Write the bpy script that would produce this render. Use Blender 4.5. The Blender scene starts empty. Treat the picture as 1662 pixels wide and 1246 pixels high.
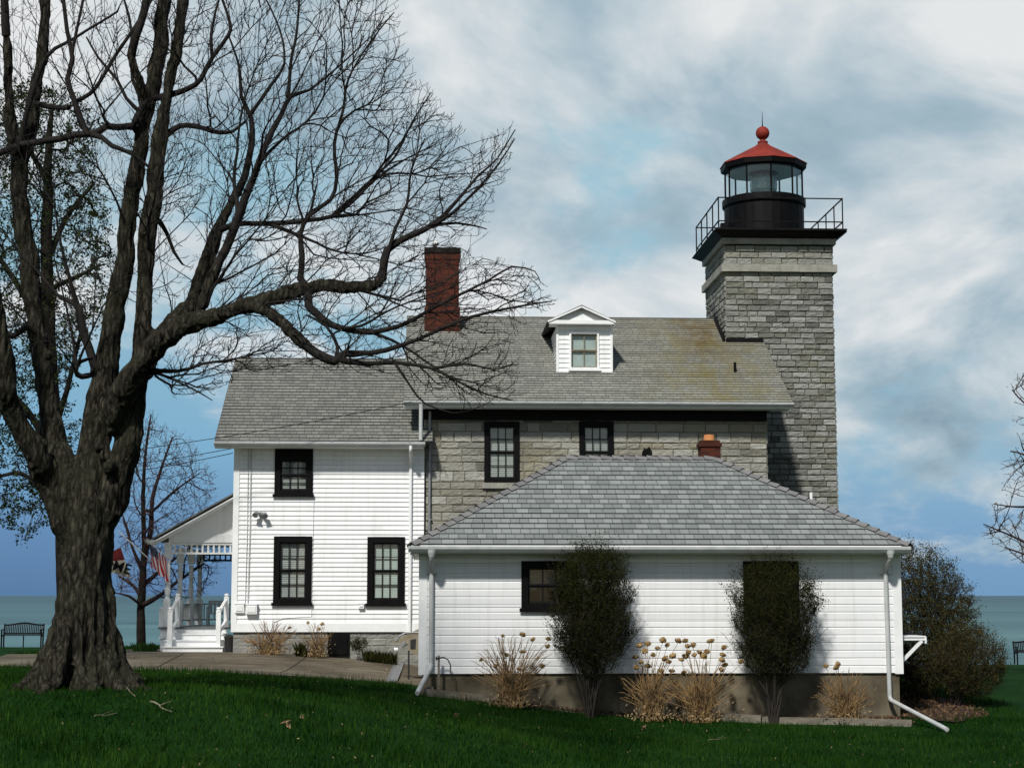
import bpy, bmesh, math, random
import numpy as np
from mathutils import Vector, Matrix, Euler
random.seed(7); rng = np.random.default_rng(11)
R = math.radians
SC = bpy.context.scene
COL = SC.collection
# ---------------------------------------------------------------- camera
F, W, H = 2800.0, 1662.0, 1246.0
PITCH, YAW = math.atan(343 / F), math.atan(136 / F)
EYE = Vector((0, 0, 1.75))
cam_d = bpy.data.cameras.new('camera'); cam = bpy.data.objects.new('camera', cam_d); COL.objects.link(cam)
cam.location = EYE; cam.rotation_euler = (R(90) + PITCH, 0, -YAW)
cam_d.sensor_width = 36; cam_d.lens = 36 * F / W; cam_d.clip_end = 60000; cam_d.clip_start = .1
SC.camera = cam
CM = Euler((R(90) + PITCH, 0, -YAW)).to_matrix()
def ray(u, v): return CM @ Vector(((u - W / 2) / F, -(v - H / 2) / F, -1))
def P(u, v, Y):                                   # photo pixel -> point of the plane y = Y
    d = ray(u, v); return EYE + d * (Y / d.y)
def PX(u, v, Y): return P(u, v, Y).x
def PZ(u, v, Y): return P(u, v, Y).z
# ---------------------------------------------------------------- sun, sky, exposure
SUN_EL, SUN_AZ = R(45.5), R(22)                     # azimuth measured left of the viewing side
sd = Vector((-math.sin(SUN_AZ) * math.cos(SUN_EL), -math.cos(SUN_AZ) * math.cos(SUN_EL), math.sin(SUN_EL)))
sl = bpy.data.lights.new('sun', 'SUN'); sl.energy = 4.05; sl.angle = R(4.0); sl.color = (1, .965, .91)
so = bpy.data.objects.new('sun', sl); COL.objects.link(so); so.rotation_euler = sd.to_track_quat('Z', 'Y').to_euler()
so.location = (-20, -20, 40)
SC.view_settings.view_transform = 'Standard'; SC.view_settings.look = 'None'
SC.view_settings.exposure = 0; SC.view_settings.gamma = 1
SC.cycles.max_bounces = 6; SC.cycles.transparent_max_bounces = 16; SC.cycles.use_denoising = True
wd = bpy.data.worlds.new('World'); SC.world = wd; wd.use_nodes = True

class NT:                                         # tiny node helper
    def __init__(s, t): s.t = t; t.nodes.clear()
    def n(s, typ, _in=None, **kw):
        nd = s.t.nodes.new(typ)
        for k, v in kw.items(): setattr(nd, k, v)
        for k, v in (_in or {}).items():
            sk = nd.inputs[k]
            if isinstance(v, tuple) and len(v) == 2 and hasattr(v[0], 'outputs'): s.t.links.new(v[0].outputs[v[1]], sk)
            elif hasattr(v, 'outputs'): s.t.links.new(v.outputs[0], sk)
            else: sk.default_value = v
        return nd
    def math(s, op, a, b=0.0, clamp=False): return s.n('ShaderNodeMath', {0: a, 1: b}, operation=op, use_clamp=clamp)
    def ramp(s, fac, stops, interp='LINEAR'):
        nd = s.n('ShaderNodeValToRGB', {0: fac}); cr = nd.color_ramp; cr.interpolation = interp
        while len(cr.elements) < len(stops): cr.elements.new(.5)
        for e, (p, c) in zip(cr.elements, stops): e.position = p; e.color = (*c, 1) if len(c) == 3 else c
        return nd
    def mix(s, fac, a, b, bt='MIX'):
        return s.n('ShaderNodeMix', {0: fac, 6: a, 7: b}, data_type='RGBA', blend_type=bt)
    def noise(s, vec, scale, detail=4, rough=.55, dist=0): 
        return s.n('ShaderNodeTexNoise', {'Vector': vec, 'Scale': scale, 'Detail': detail, 'Roughness': rough, 'Distortion': dist})
def out2(nd): return (nd, 2)
def build_world():
    t = NT(wd.node_tree)
    tc = t.n('ShaderNodeTexCoord'); sep = t.n('ShaderNodeSeparateXYZ', {0: tc})
    sky = t.n('ShaderNodeTexSky', sky_type='NISHITA', sun_disc=False)
    sky.sun_elevation = SUN_EL; sky.sun_rotation = math.atan2(sd.x, sd.y); sky.air_density = 1.2; sky.ozone_density = 2
    X, Y, Z = (sep, 0), (sep, 1), (sep, 2)
    # cloud deck: directions projected on a layer overhead so that clouds flatten towards the horizon
    den = t.math('ADD', t.math('MAXIMUM', Z, 0), .42)
    px = t.math('DIVIDE', X, den); py = t.math('DIVIDE', Y, den)
    v = t.n('ShaderNodeCombineXYZ', {0: px, 1: py, 2: 3.7})
    n1 = t.noise(v, 2.0, 8, .56, .35); n2 = t.noise(v, 5.2, 8, .60, .3); n3 = t.noise(v, 1.1, 3, .5)
    n4 = t.n('ShaderNodeTexNoise', {'Vector': t.n('ShaderNodeVectorMath', {0: v, 1: (3.1, 7.7, 2.)}, operation='ADD'), 'Scale': 3.1, 'Detail': 8, 'Roughness': .56, 'Distortion': .4})
    clear = t.ramp(Z, [(0, (.10, .20, .37)), (.035, (.13, .26, .46)), (.085, (.20, .42, .62)), (.16, (.27, .47, .59)), (.3, (.34, .53, .63)), (.5, (.36, .56, .72))])
    clear2 = t.ramp(Z, [(0, (.17, .32, .52)), (.035, (.20, .37, .57)), (.085, (.27, .48, .63)), (.16, (.31, .54, .67)), (.3, (.34, .58, .70)), (.5, (.36, .56, .72))])
    clear = t.n('ShaderNodeMix', {0: t.n('ShaderNodeMapRange', {0: X, 1: -.22, 2: .25}), 6: clear, 7: clear2}, data_type='RGBA')
    cov = t.math('ADD', t.math('MULTIPLY', n1, .62), t.math('MULTIPLY', n2, .38))
    # more cloud the higher one looks, a clean band over the lake
    bias = t.ramp(Z, [(0, (0, 0, 0)), (.025, (.14, .14, .14)), (.07, (.36, .36, .36)), (.2, (.66, .66, .66)), (.33, (.85, .85, .85)), (1, (.85, .85, .85))])
    side = t.math('MULTIPLY', X, .42)
    m = t.math('ADD', t.math('SUBTRACT', cov, .62), t.math('ADD', t.math('MULTIPLY', bias, .33), t.math('MULTIPLY', side, .5)))
    cm = t.n('ShaderNodeMapRange', {0: m, 1: -.02, 2: .085}); cm.interpolation_type = 'SMOOTHSTEP'
    shade = t.ramp(t.math('ADD', t.math('MULTIPLY', n4, .6), t.math('MULTIPLY', n3, .4)),
                   [(.40, (.25, .36, .44)), (.46, (.37, .49, .57)), (.505, (.55, .63, .68)), (.56, (.78, .80, .81))])
    lit = t.mix(cm, out2(clear), shade)
    # the weather front stands over the lake; the sky behind the viewer is clear
    north = t.n('ShaderNodeMapRange', {0: t.math('SUBTRACT', Y, t.math('MULTIPLY', Z, .25)), 1: .25, 2: .75})
    scaled = t.n('ShaderNodeVectorMath', {0: out2(lit), 'Scale': 10.0}, operation='SCALE')
    base = t.n('ShaderNodeVectorMath', {0: sky, 'Scale': .62}, operation='SCALE')
    fin = t.mix(north, base, scaled)
    bg = t.n('ShaderNodeBackground', {'Color': out2(fin), 'Strength': .1})
    t.n('ShaderNodeOutputWorld', {'Surface': bg})
build_world()

# ---------------------------------------------------------------- materials
def mat(name, build):
    m = bpy.data.materials.new(name); m.use_nodes = True; t = NT(m.node_tree)
    sh = build(t); t.n('ShaderNodeOutputMaterial', {'Surface': sh}); return m
def bsdf(t, col, rough=.7, bump=None, strength=.3, dist=.02, metallic=0., spec=.5, coat=0.):
    d = {'Base Color': col, 'Roughness': rough, 'Metallic': metallic, 'Specular IOR Level': spec}
    if bump is not None:
        d['Normal'] = t.n('ShaderNodeBump', {'Height': bump, 'Strength': strength, 'Distance': dist})
    return t.n('ShaderNodeBsdfPrincipled', d)
def C(r, g, b): return (r, g, b, 1)
def varied(name, a, b, scale=3, rough=.7, bumps=20, strength=.2, dist=.01, spec=.4, stretch=(1, 1, 1), metallic=0.):
    def f(t):
        tc = t.n('ShaderNodeTexCoord'); mp = t.n('ShaderNodeMapping', {0: (tc, 3), 3: stretch})
        n = t.noise(mp, scale, 5, .6); n2 = t.noise(mp, bumps, 4, .6)
        f_ = t.n('ShaderNodeMapRange', {0: n, 1: .32, 2: .68})
        return bsdf(t, out2(t.mix(f_, C(*a), C(*b))), rough, n2, strength, dist, metallic, spec)
    return mat(name, f)
M = {}
def f_white(t):
    tc = t.n('ShaderNodeTexCoord'); g = t.n('ShaderNodeNewGeometry'); s = t.n('ShaderNodeSeparateXYZ', {0: (tc, 3)})
    n = t.noise((tc, 3), 1.1, 5, .6); st = t.noise(t.n('ShaderNodeMapping', {0: (tc, 3), 3: (5, 5, .35)}), 1.6, 5, .65); f = t.noise((tc, 3), 30, 3, .6)
    c = t.mix((g, 'Random Per Island'), C(.76, .775, .775), C(.86, .87, .865))
    c = t.mix(t.n('ShaderNodeMapRange', {0: st, 1: .50, 2: .78, 3: 0, 4: .5}), out2(c), C(.52, .53, .50))
    c = t.mix(t.n('ShaderNodeMapRange', {0: n, 1: .5, 2: .75, 3: 0, 4: .35}), out2(c), C(.68, .70, .70))
    return bsdf(t, out2(c), .55, t.math('ADD', f, n), .12, .012, spec=.3)
M['white'] = mat('white_paint', f_white)
M['trimwhite'] = varied('white_trim_paint', (.76, .78, .77), (.86, .87, .86), 3, .5, 25, .08)
M['gutter'] = varied('gutter_metal', (.40, .42, .41), (.54, .56, .55), 4, .4, 12, .05)
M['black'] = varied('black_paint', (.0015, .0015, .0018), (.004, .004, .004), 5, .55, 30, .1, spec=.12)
M['iron'] = varied('black_ironwork', (.0015, .0015, .002), (.005, .0045, .0045), 6, .55, 20, .15, spec=.15)
M['muntin'] = varied('dark_sash_paint', (.003, .003, .0035), (.008, .008, .008), 5, .5, 30, .1, spec=.2)
M['concrete_wall'] = varied('foundation_render', (.05, .040, .024), (.17, .145, .098), 1.3, .9, 9, .4, .03)
M['foundation_grey'] = varied('grey_foundation', (.17, .17, .15), (.28, .28, .25), 2, .9, 9, .5, .03)
M['timber'] = varied('weathered_timber', (.09, .08, .06), (.22, .20, .155), 2.5, .9, 14, .5, .02, stretch=(.6, 3, 3))
M['mulch'] = varied('bark_mulch', (.018, .010, .006), (.06, .032, .018), 9, .95, 30, 1., .06)
M['red'] = varied('red_roof_paint', (.14, .011, .005), (.27, .027, .011), 2.6, .75, 12, .15)
M['tan'] = varied('tan_paint', (.16, .135, .085), (.25, .215, .15), 4, .6, 20, .2)
M['rubber'] = varied('black_rubber', (.012, .012, .012), (.02, .02, .02), 5, .7)
M['steel'] = varied('galvanised_steel', (.22, .23, .24), (.34, .35, .36), 12, .45, 60, .3, metallic=.4)
M['lens'] = varied('lens_glass', (.16, .30, .28), (.50, .68, .64), 9, .15, 20, .2, spec=.9)
M['benchm'] = varied('dark_bench_metal', (.003, .002, .002), (.008, .004, .004), 6, .8, spec=.1)
M['blackstem'] = varied('dark_stems', (.012, .010, .008), (.035, .028, .02), 3, .9)
M['twig'] = varied('maple_twigs', (.005, .004, .0035), (.016, .013, .010), 2, .9)
M['redtwig'] = varied('reddish_twigs', (.018, .013, .012), (.045, .026, .025), 2, .9)
M['bud'] = varied('red_buds', (.13, .025, .03), (.22, .055, .05), 6, .8)
M['drystem'] = varied('dry_stems', (.06, .034, .015), (.38, .24, .10), 3, .9)
M['dryhead'] = varied('dry_flower_heads', (.15, .085, .03), (.52, .35, .14), 9, .95, 30, .8, .03)
M['deadwood'] = varied('pale_dead_wood', (.12, .10, .065), (.30, .26, .18), 8, .9)
M['bedlitter'] = varied('mulch_leaves', (.035, .018, .009), (.17, .10, .05), 9, .9)
M['leaflitter'] = varied('fallen_leaves', (.10, .06, .03), (.36, .26, .13), 9, .9)
M['clay'] = varied('clay_flue', (.52, .20, .07), (.62, .28, .10), 5, .85)
M['porchgrey'] = varied('porch_floor_paint', (.10, .11, .11), (.16, .17, .17), 4, .5)
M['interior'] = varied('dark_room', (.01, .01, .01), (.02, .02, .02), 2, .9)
def f_leaf(a, b):
    def f(t):
        tc = t.n('ShaderNodeTexCoord'); n = t.noise((tc, 3), 7, 3)
        g = t.n('ShaderNodeNewGeometry'); mx = t.math('ADD', t.math('MULTIPLY', n, .5), t.math('MULTIPLY', (g, 'Random Per Island'), .5))
        c = t.mix(t.n('ShaderNodeMapRange', {0: mx, 1: .25, 2: .8}), C(*a), C(*b))
        d = t.n('ShaderNodeBsdfDiffuse', {'Color': out2(c)}); tr = t.n('ShaderNodeBsdfTranslucent', {'Color': out2(c)})
        return t.n('ShaderNodeMixShader', {0: .3, 1: d, 2: tr})
    return f
def f_leaf_patch(a, b):
    def f(t):
        tc = t.n('ShaderNodeTexCoord'); n = t.noise((tc, 3), .55, 5, .65); g = t.n('ShaderNodeNewGeometry')
        mx = t.math('ADD', t.math('MULTIPLY', n, 1.1), t.math('MULTIPLY', (g, 'Random Per Island'), .4))
        c = t.mix(t.n('ShaderNodeMapRange', {0: mx, 1: .48, 2: 1.0}), C(*a), C(*b))
        d = t.n('ShaderNodeBsdfDiffuse', {'Color': out2(c)}); tr = t.n('ShaderNodeBsdfTranslucent', {'Color': out2(c)})
        return t.n('ShaderNodeMixShader', {0: .3, 1: d, 2: tr})
    return f
M['leaf_dark'] = mat('dark_evergreen_leaf', f_leaf((.006, .008, .003), (.055, .060, .018)))
M['leaf_olive'] = mat('olive_new_leaf', f_leaf((.018, .017, .006), (.115, .105, .036)))
M['leaf_green'] = mat('young_maple_leaf', f_leaf((.012, .022, .007), (.055, .075, .018)))
M['leaf_iris'] = mat('iris_leaf', f_leaf((.02, .05, .012), (.07, .14, .035)))
M['blade'] = mat('grass_blade', f_leaf_patch((.003, .020, .002), (.034, .085, .013)))
def f_bark(t):
    tc = t.n('ShaderNodeTexCoord'); mp = t.n('ShaderNodeMapping', {0: (tc, 3), 3: (1, 1, .26)})
    w = t.noise(mp, 10, 6, .65, .5); v = t.n('ShaderNodeTexVoronoi', {'Vector': (t.mix(.12, mp, (w, 1)), 2), 'Scale': 15.}, feature='DISTANCE_TO_EDGE')
    big = t.noise((tc, 3), 1.6, 4, .6)
    h = t.math('ADD', t.math('MULTIPLY', (v, 0), 1.6), w)
    c = t.mix(t.n('ShaderNodeMapRange', {0: h, 1: .45, 2: 1.15}), C(.003, .0027, .002), C(.075, .068, .050))
    c2 = t.mix(t.n('ShaderNodeMapRange', {0: big, 1: .42, 2: .62}), out2(c), C(.052, .054, .034), 'MIX')
    c3 = t.mix(.35, out2(c), out2(c2))
    return bsdf(t, out2(c3), .95, h, .9, .05, spec=.1)
M['bark'] = mat('maple_bark', f_bark)
M['darkbark'] = varied('dark_bark', (.010, .009, .008), (.032, .027, .022), 6, .95, 24, .8, .03, spec=.1)
def f_roof(c1, c2, expo, wid, moss=False, edge=False):
    def f(t):
        tc = t.n('ShaderNodeTexCoord')
        b = t.n('ShaderNodeTexBrick', {'Vector': (tc, 2), 'Color1': C(*c1), 'Color2': C(*c2), 'Mortar': C(c1[0] * .35, c1[1] * .35, c1[2] * .35), 'Scale': 1.0,
              'Mortar Size': .006, 'Mortar Smooth': .2, 'Bias': 0., 'Brick Width': wid, 'Row Height': expo}, offset=.37, offset_frequency=2, squash=1.35, squash_frequency=3)
        n = t.noise((tc, 3), .55, 5, .6); n2 = t.noise((tc, 2), 3, 5, .7); n3 = t.noise((tc, 2), 60, 2)
        c = t.mix(.55, (b, 0), out2(t.mix(n2, C(.55, .55, .55), C(1.35, 1.35, 1.32))), 'MULTIPLY')
        c = t.mix(.8, out2(c), out2(t.mix(n, C(.75, .77, .76), C(1.2, 1.2, 1.16))), 'MULTIPLY')
        col = out2(c)
        if moss:      # lichen and rust stains where water runs off the tower flashing
            s = t.n('ShaderNodeSeparateXYZ', {0: (tc, 2)})
            ms = t.noise(t.n('ShaderNodeMapping', {0: (tc, 2), 3: (1.5, .6, 1)}), 1.6, 6, .65)
            dx = t.math('ABSOLUTE', t.math('SUBTRACT', (s, 0), moss), 0)
            near = t.n('ShaderNodeMapRange', {0: dx, 1: 2.3, 2: .2, 3: 0, 4: 1})
            fm = t.math('MULTIPLY', near, t.n('ShaderNodeMapRange', {0: ms, 1: .36, 2: .66}), True)
            c = t.mix(t.math('MULTIPLY', fm, .9), col, C(.20, .17, .055)); col = out2(c)
            up = t.n('ShaderNodeMapRange', {0: (s, 1), 1: 1.6, 2: 4.0}); nr = t.n('ShaderNodeMapRange', {0: dx, 1: .85, 2: .0})
            f2 = t.math('MULTIPLY', t.math('MULTIPLY', up, nr), t.n('ShaderNodeMapRange', {0: n2, 1: .38, 2: .62}), True)
            c = t.mix(t.math('MULTIPLY', f2, .8), col, C(.10, .045, .012)); col = out2(c)
            n5 = t.noise((tc, 2), .8, 5, .6)
            c = t.mix(t.n('ShaderNodeMapRange', {0: n5, 1: .5, 2: .75, 3: 0, 4: .18}), col, C(.17, .165, .09)); col = out2(c)
        return bsdf(t, col, .92, n3, .35, .006, spec=.2)
    return f
M['roof_wing'] = mat('grey_shingles', f_roof((.165, .167, .155), (.235, .236, .218), .17, .17))
M['roof_house'] = mat('lichened_shingles', f_roof((.21, .213, .195), (.29, .29, .262), .15, .17, moss=27.6))
M['roof_garage'] = mat('blue_grey_shingles', f_roof((.18, .197, .195), (.275, .295, .29), .20, .18))
M['roof_edge'] = varied('shingle_butts', (.02, .02, .02), (.05, .05, .048), 5, .95)  # dark asphalt edges; the colour also carries shadow and dirt lines between courses
def f_stone(c1, c2, c3):
    def f(t):
        tc = t.n('ShaderNodeTexCoord'); g = t.n('ShaderNodeNewGeometry'); ob = (tc, 3)
        r = (g, 'Random Per Island')
        n = t.noise(ob, 2.2, 5, .65); n2 = t.noise(t.n('ShaderNodeMapping', {0: ob, 3: (1, 1, 2.2)}), 9, 6, .7); n3 = t.noise(ob, .45, 4)
        rr = t.math('POWER', r, 1.3); c = t.mix(rr, C(*[q * .8 for q in c1]), C(*[q * 1.12 for q in c2])); c = t.mix(t.n('ShaderNodeMapRange', {0: n3, 1: .4, 2: .62}), out2(c), out2(t.mix(r, C(*c3), C(*c2))))
        c = t.mix(.6, out2(c), out2(t.mix(n2, C(.5, .5, .5), C(1.5, 1.5, 1.48))), 'MULTIPLY')
        c = t.mix(.5, out2(c), out2(t.mix(n, C(.6, .6, .6), C(1.35, 1.35, 1.3))), 'MULTIPLY')
        return bsdf(t, out2(c), .93, n2, 1., .06, spec=.15)
    return f
M['stone'] = mat('rough_limestone', f_stone((.18, .182, .165), (.42, .415, .375), (.31, .285, .205)))
M['tstone'] = mat('tower_limestone', f_stone((.14, .145, .138), (.33, .337, .315), (.235, .235, .185)))
M['trimstone'] = varied('dressed_stone', (.22, .22, .19), (.36, .35, .30), 2.5, .9, 14, .7, .03)
M['hmortar'] = varied('pale_mortar', (.10, .095, .072), (.20, .19, .15), 6, .95)
M['mortar'] = varied('dark_mortar', (.055, .052, .042), (.12, .115, .092), 6, .95)
def f_brick(t):
    tc = t.n('ShaderNodeTexCoord')
    b = t.n('ShaderNodeTexBrick', {'Vector': (tc, 2), 'Color1': C(.105, .022, .011), 'Color2': C(.05, .013, .008), 'Mortar': C(.05, .026, .018), 'Scale': 1., 'Mortar Size': .012, 'Mortar Smooth': .1, 'Bias': 0., 'Brick Width': .22, 'Row Height': .078})
    n = t.noise((tc, 3), 3, 5, .6); c = t.mix(.7, (b, 0), out2(t.mix(n, C(.45, .45, .45), C(1.5, 1.5, 1.5))), 'MULTIPLY')
    return bsdf(t, out2(c), .9, (b, 1), -.6, .01, spec=.2)
M['brick'] = mat('red_brick', f_brick)
def f_glass(t):
    lw = t.math('MULTIPLY', t.math('POWER', (t.n('ShaderNodeLayerWeight', {0: .5}), 1), 4.), .8); tr = t.n('ShaderNodeBsdfTransparent', {0: C(.90, .95, .94)})
    gl = t.n('ShaderNodeBsdfGlossy', {0: C(1, 1, 1), 'Roughness': .02})
    return t.n('ShaderNodeMixShader', {0: t.math('ADD', lw, .07), 1: tr, 2: gl})
M['glass'] = mat('window_glass', f_glass)
def f_blind(a, b, per):
    def f(t):
        tc = t.n('ShaderNodeTexCoord'); s = t.n('ShaderNodeSeparateXYZ', {0: (tc, 3)})
        w = t.math('FRACT', t.math('MULTIPLY', (s, 2), 1 / per)); n = t.noise(t.n('ShaderNodeMapping', {0: (tc, 3), 3: (1, 1, 9)}), 2.2, 3)
        c = t.mix(t.n('ShaderNodeMapRange', {0: w, 1: 0, 2: .5}), C(*a), C(*b)); c = t.mix(.8, out2(c), out2(t.mix(n, C(.45, .45, .45), C(1.4, 1.4, 1.4))), 'MULTIPLY')
        return bsdf(t, out2(c), .8, w, .4, .02)
    return f
M['blind'] = mat('venetian_blind', f_blind((.20, .20, .19), (.44, .45, .43), .05))
M['shade'] = varied('pale_roller_shade', (.34, .39, .37), (.48, .53, .50), 2, .8)
def f_grass(t):
    tc = t.n('ShaderNodeTexCoord'); n = t.noise((tc, 3), .5, 5, .65); n2 = t.noise(t.n('ShaderNodeMapping', {0: (tc, 3), 3: (1, .35, 1)}), 7, 6, .75); n3 = t.noise((tc, 3), 40, 3, .7)
    c = t.mix(t.n('ShaderNodeMapRange', {0: n, 1: .35, 2: .65}), C(.004, .026, .0035), C(.011, .050, .007))
    c = t.mix(.75, out2(c), out2(t.mix(n2, C(.35, .4, .35), C(1.7, 1.6, 1.6))), 'MULTIPLY')
    return bsdf(t, out2(c), .95, t.math('ADD', n3, n2), .8, .06, spec=.05)
M['grass'] = mat('lawn_turf', f_grass)
def f_drive(t):
    tc = t.n('ShaderNodeTexCoord'); n = t.noise((tc, 3), .6, 5, .6); n2 = t.noise((tc, 3), 25, 4, .7); n3 = t.noise(t.n('ShaderNodeMapping', {0: (tc, 3), 3: (.5, 2, 1)}), 1.7, 5, .7)
    c = t.mix(t.n('ShaderNodeMapRange', {0: n, 1: .35, 2: .65}), C(.085, .072, .048), C(.17, .147, .105))
    c = t.mix(.9, out2(c), out2(t.mix(t.n('ShaderNodeMapRange', {0: n3, 1: .36, 2: .62}), C(.5, .47, .43), C(1.2, 1.2, 1.2))), 'MULTIPLY')
    return bsdf(t, out2(c), .9, n2, .3, .01, spec=.2)
M['drive'] = mat('old_concrete', f_drive)
def f_water(t):
    tc = t.n('ShaderNodeTexCoord'); mp = t.n('ShaderNodeMapping', {0: (tc, 3), 3: (.5, 1, 1)})
    n = t.noise(mp, .35, 6, .6); n2 = t.noise(t.n('ShaderNodeMapping', {0: (tc, 3), 3: (.012, .05, 1)}), .35, 6, .6)
    cd = t.n('ShaderNodeSeparateXYZ', {0: (tc, 3)}); far = t.n('ShaderNodeMapRange', {0: (cd, 1), 1: 90, 2: 1400})
    c = t.mix(t.n('ShaderNodeMapRange', {0: n2, 1: .38, 2: .62}), C(.035, .105, .122), C(.095, .20, .21)); c = t.mix(far, out2(c), C(.035, .095, .120))
    d = bsdf(t, out2(c), .55, n, .35, .25, spec=.16)
    return d
M['water'] = mat('lake_water', f_water)

# ---------------------------------------------------------------- mesh helpers
ORG = {}
class MB:
    def __init__(s): s.v = []; s.f = []; s.uv = []; s.mi = []
    def face(s, pts, uv=None, mi=0):
        i = len(s.v); s.v += [tuple(p) for p in pts]; s.f.append(tuple(range(i, i + len(pts)))); s.mi.append(mi)
        s.uv += uv if uv else [(0, 0)] * len(pts)
    def poly8(s, p, mi=0, uvs=True):            # p: 8 corners, bottom ring 0-3 (ccw seen from above), top ring 4-7
        for q in ((0, 1, 5, 4), (1, 2, 6, 5), (2, 3, 7, 6), (3, 0, 4, 7), (4, 5, 6, 7), (3, 2, 1, 0)):
            a = [Vector(p[k]) for k in q]
            L = (a[1] - a[0]).length; Hh = (a[3] - a[0]).length; z0 = a[0].z; off = a[0].x + a[0].y
            s.face(a, [(off, z0), (off + L, z0), (off + L, z0 + Hh), (off, z0 + Hh)], mi)
    def box(s, x0, x1, y0, y1, z0, z1, mi=0):
        s.poly8([(x0, y0, z0), (x1, y0, z0), (x1, y1, z0), (x0, y1, z0), (x0, y0, z1), (x1, y0, z1), (x1, y1, z1), (x0, y1, z1)], mi)
    def bar(s, a, b, w, h=None, up=(0, 0, 1), mi=0):
        a, b = Vector(a), Vector(b); h = h or w; d = (b - a).normalized(); u = Vector(up)
        sx = d.cross(u); sx = (sx if sx.length > 1e-4 else Vector((1, 0, 0))).normalized() * w / 2; sy = d.cross(sx).normalized() * h / 2
        s.poly8([a - sx - sy, a + sx - sy, a + sx + sy, a - sx + sy, b - sx - sy, b + sx - sy, b + sx + sy, b - sx + sy], mi)
    def tube(s, pts, rad, n=8, caps=True, mi=0):
        pts = [Vector(p) for p in pts]; rad = rad if hasattr(rad, '__len__') else [rad] * len(pts)
        rings = []; ref = Vector((.31, .87, .11))
        for i, p in enumerate(pts):
            d = (pts[min(i + 1, len(pts) - 1)] - pts[max(i - 1, 0)])
            if d.length < 1e-9: d = Vector((0, 0, 1))
            d.normalize(); a = ref - d * ref.dot(d)
            if a.length < .05: a = Vector((1, 0, 0)) - d * d.x
            a.normalize(); b = d.cross(a); ref = a
            base = len(s.v)
            for k in range(n):
                c = 2 * math.pi * k / n; s.v.append(tuple(p + (a * math.cos(c) + b * math.sin(c)) * rad[i]))
            rings.append(base)
        for r0, r1 in zip(rings, rings[1:]):
            for k in range(n):
                k2 = (k + 1) % n; s.f.append((r0 + k, r0 + k2, r1 + k2, r1 + k)); s.uv += [(0, 0)] * 4; s.mi.append(mi)
        if caps:
            s.f.append(tuple(rings[0] + k for k in reversed(range(n)))); s.uv += [(0, 0)] * n; s.mi.append(mi)
            s.f.append(tuple(rings[-1] + k for k in range(n))); s.uv += [(0, 0)] * n; s.mi.append(mi)
    def lathe(s, c, prof, n=16, mi=0, rot=0):
        base = len(s.v); m = len(prof)
        for r, z in prof:
            for k in range(n):
                a = 2 * math.pi * k / n + rot; s.v.append((c[0] + r * math.cos(a), c[1] + r * math.sin(a), c[2] + z))
        for i in range(m - 1):
            for k in range(n):
                k2 = (k + 1) % n; q = base + i * n
                s.f.append((q + k, q + k2, q + n + k2, q + n + k)); s.uv += [(0, 0)] * 4; s.mi.append(mi)
        s.f.append(tuple(base + k for k in reversed(range(n)))); s.uv += [(0, 0)] * n; s.mi.append(mi)
        s.f.append(tuple(base + (m - 1) * n + k for k in range(n))); s.uv += [(0, 0)] * n; s.mi.append(mi)
    def build(s, name, m, parent=None, smooth=False):
        o_ = ORG.get(parent.name, Vector((0, 0, 0))) if parent else Vector((0, 0, 0))
        v = np.array(s.v, dtype=np.float64).reshape(-1, 3) - np.array(o_)
        me = bpy.data.meshes.new(name); me.from_pydata(v.tolist(), [], s.f)
        ms = m if isinstance(m, (list, tuple)) else [m]
        for q in ms: me.materials.append(q)
        if len(ms) > 1: me.polygons.foreach_set('material_index', s.mi)
        if any(u != (0, 0) for u in s.uv[:64]):
            l = me.uv_layers.new(name='UVMap'); l.data.foreach_set('uv', [c for u in s.uv for c in u])
        if smooth: me.polygons.foreach_set('use_smooth', [True] * len(me.polygons))
        me.update()
        o = bpy.data.objects.new(name, me); COL.objects.link(o)
        if parent: o.parent = parent; ORG[o.name] = o_
        return o
def np_mesh(name, verts, nper, m, parent=None, smooth=False):     # loose polygons with nper corners each
    o_ = ORG.get(parent.name, Vector((0, 0, 0))) if parent else Vector((0, 0, 0))
    v = np.asarray(verts, dtype=np.float32).reshape(-1, 3) - np.array(o_, dtype=np.float32)
    nf = len(v) // nper; me = bpy.data.meshes.new(name)
    me.vertices.add(len(v)); me.vertices.foreach_set('co', v.ravel())
    me.loops.add(len(v)); me.loops.foreach_set('vertex_index', np.arange(len(v), dtype=np.int32))
    me.polygons.add(nf); me.polygons.foreach_set('loop_start', np.arange(0, len(v), nper, dtype=np.int32))
    me.materials.append(m); me.update(calc_edges=True); me.validate()
    o = bpy.data.objects.new(name, me); COL.objects.link(o)
    if parent: o.parent = parent; ORG[o.name] = o_
    return o
def tag(o, label=None, cat=None, group=None, kind=None):
    if label: o['label'] = label
    if cat: o['category'] = cat
    if group: o['group'] = group
    if kind: o['kind'] = kind
    return o
def thing(name, loc, label, cat, group=None):
    o = bpy.data.objects.new(name, None); COL.objects.link(o); o.location = loc; o.empty_display_size = .3
    ORG[o.name] = Vector(loc); return tag(o, label, cat, group)
def copy_thing(root, loc, rz=0, scale=1, label=None):
    def cp(o, par):
        c = o.copy(); COL.objects.link(c)
        if par: c.parent = par
        for ch in o.children: cp(ch, c)
        return c
    r = cp(root, None); r.location = loc; r.rotation_euler = (0, 0, rz); r.scale = (scale,) * 3
    if label: r['label'] = label
    return r

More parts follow.
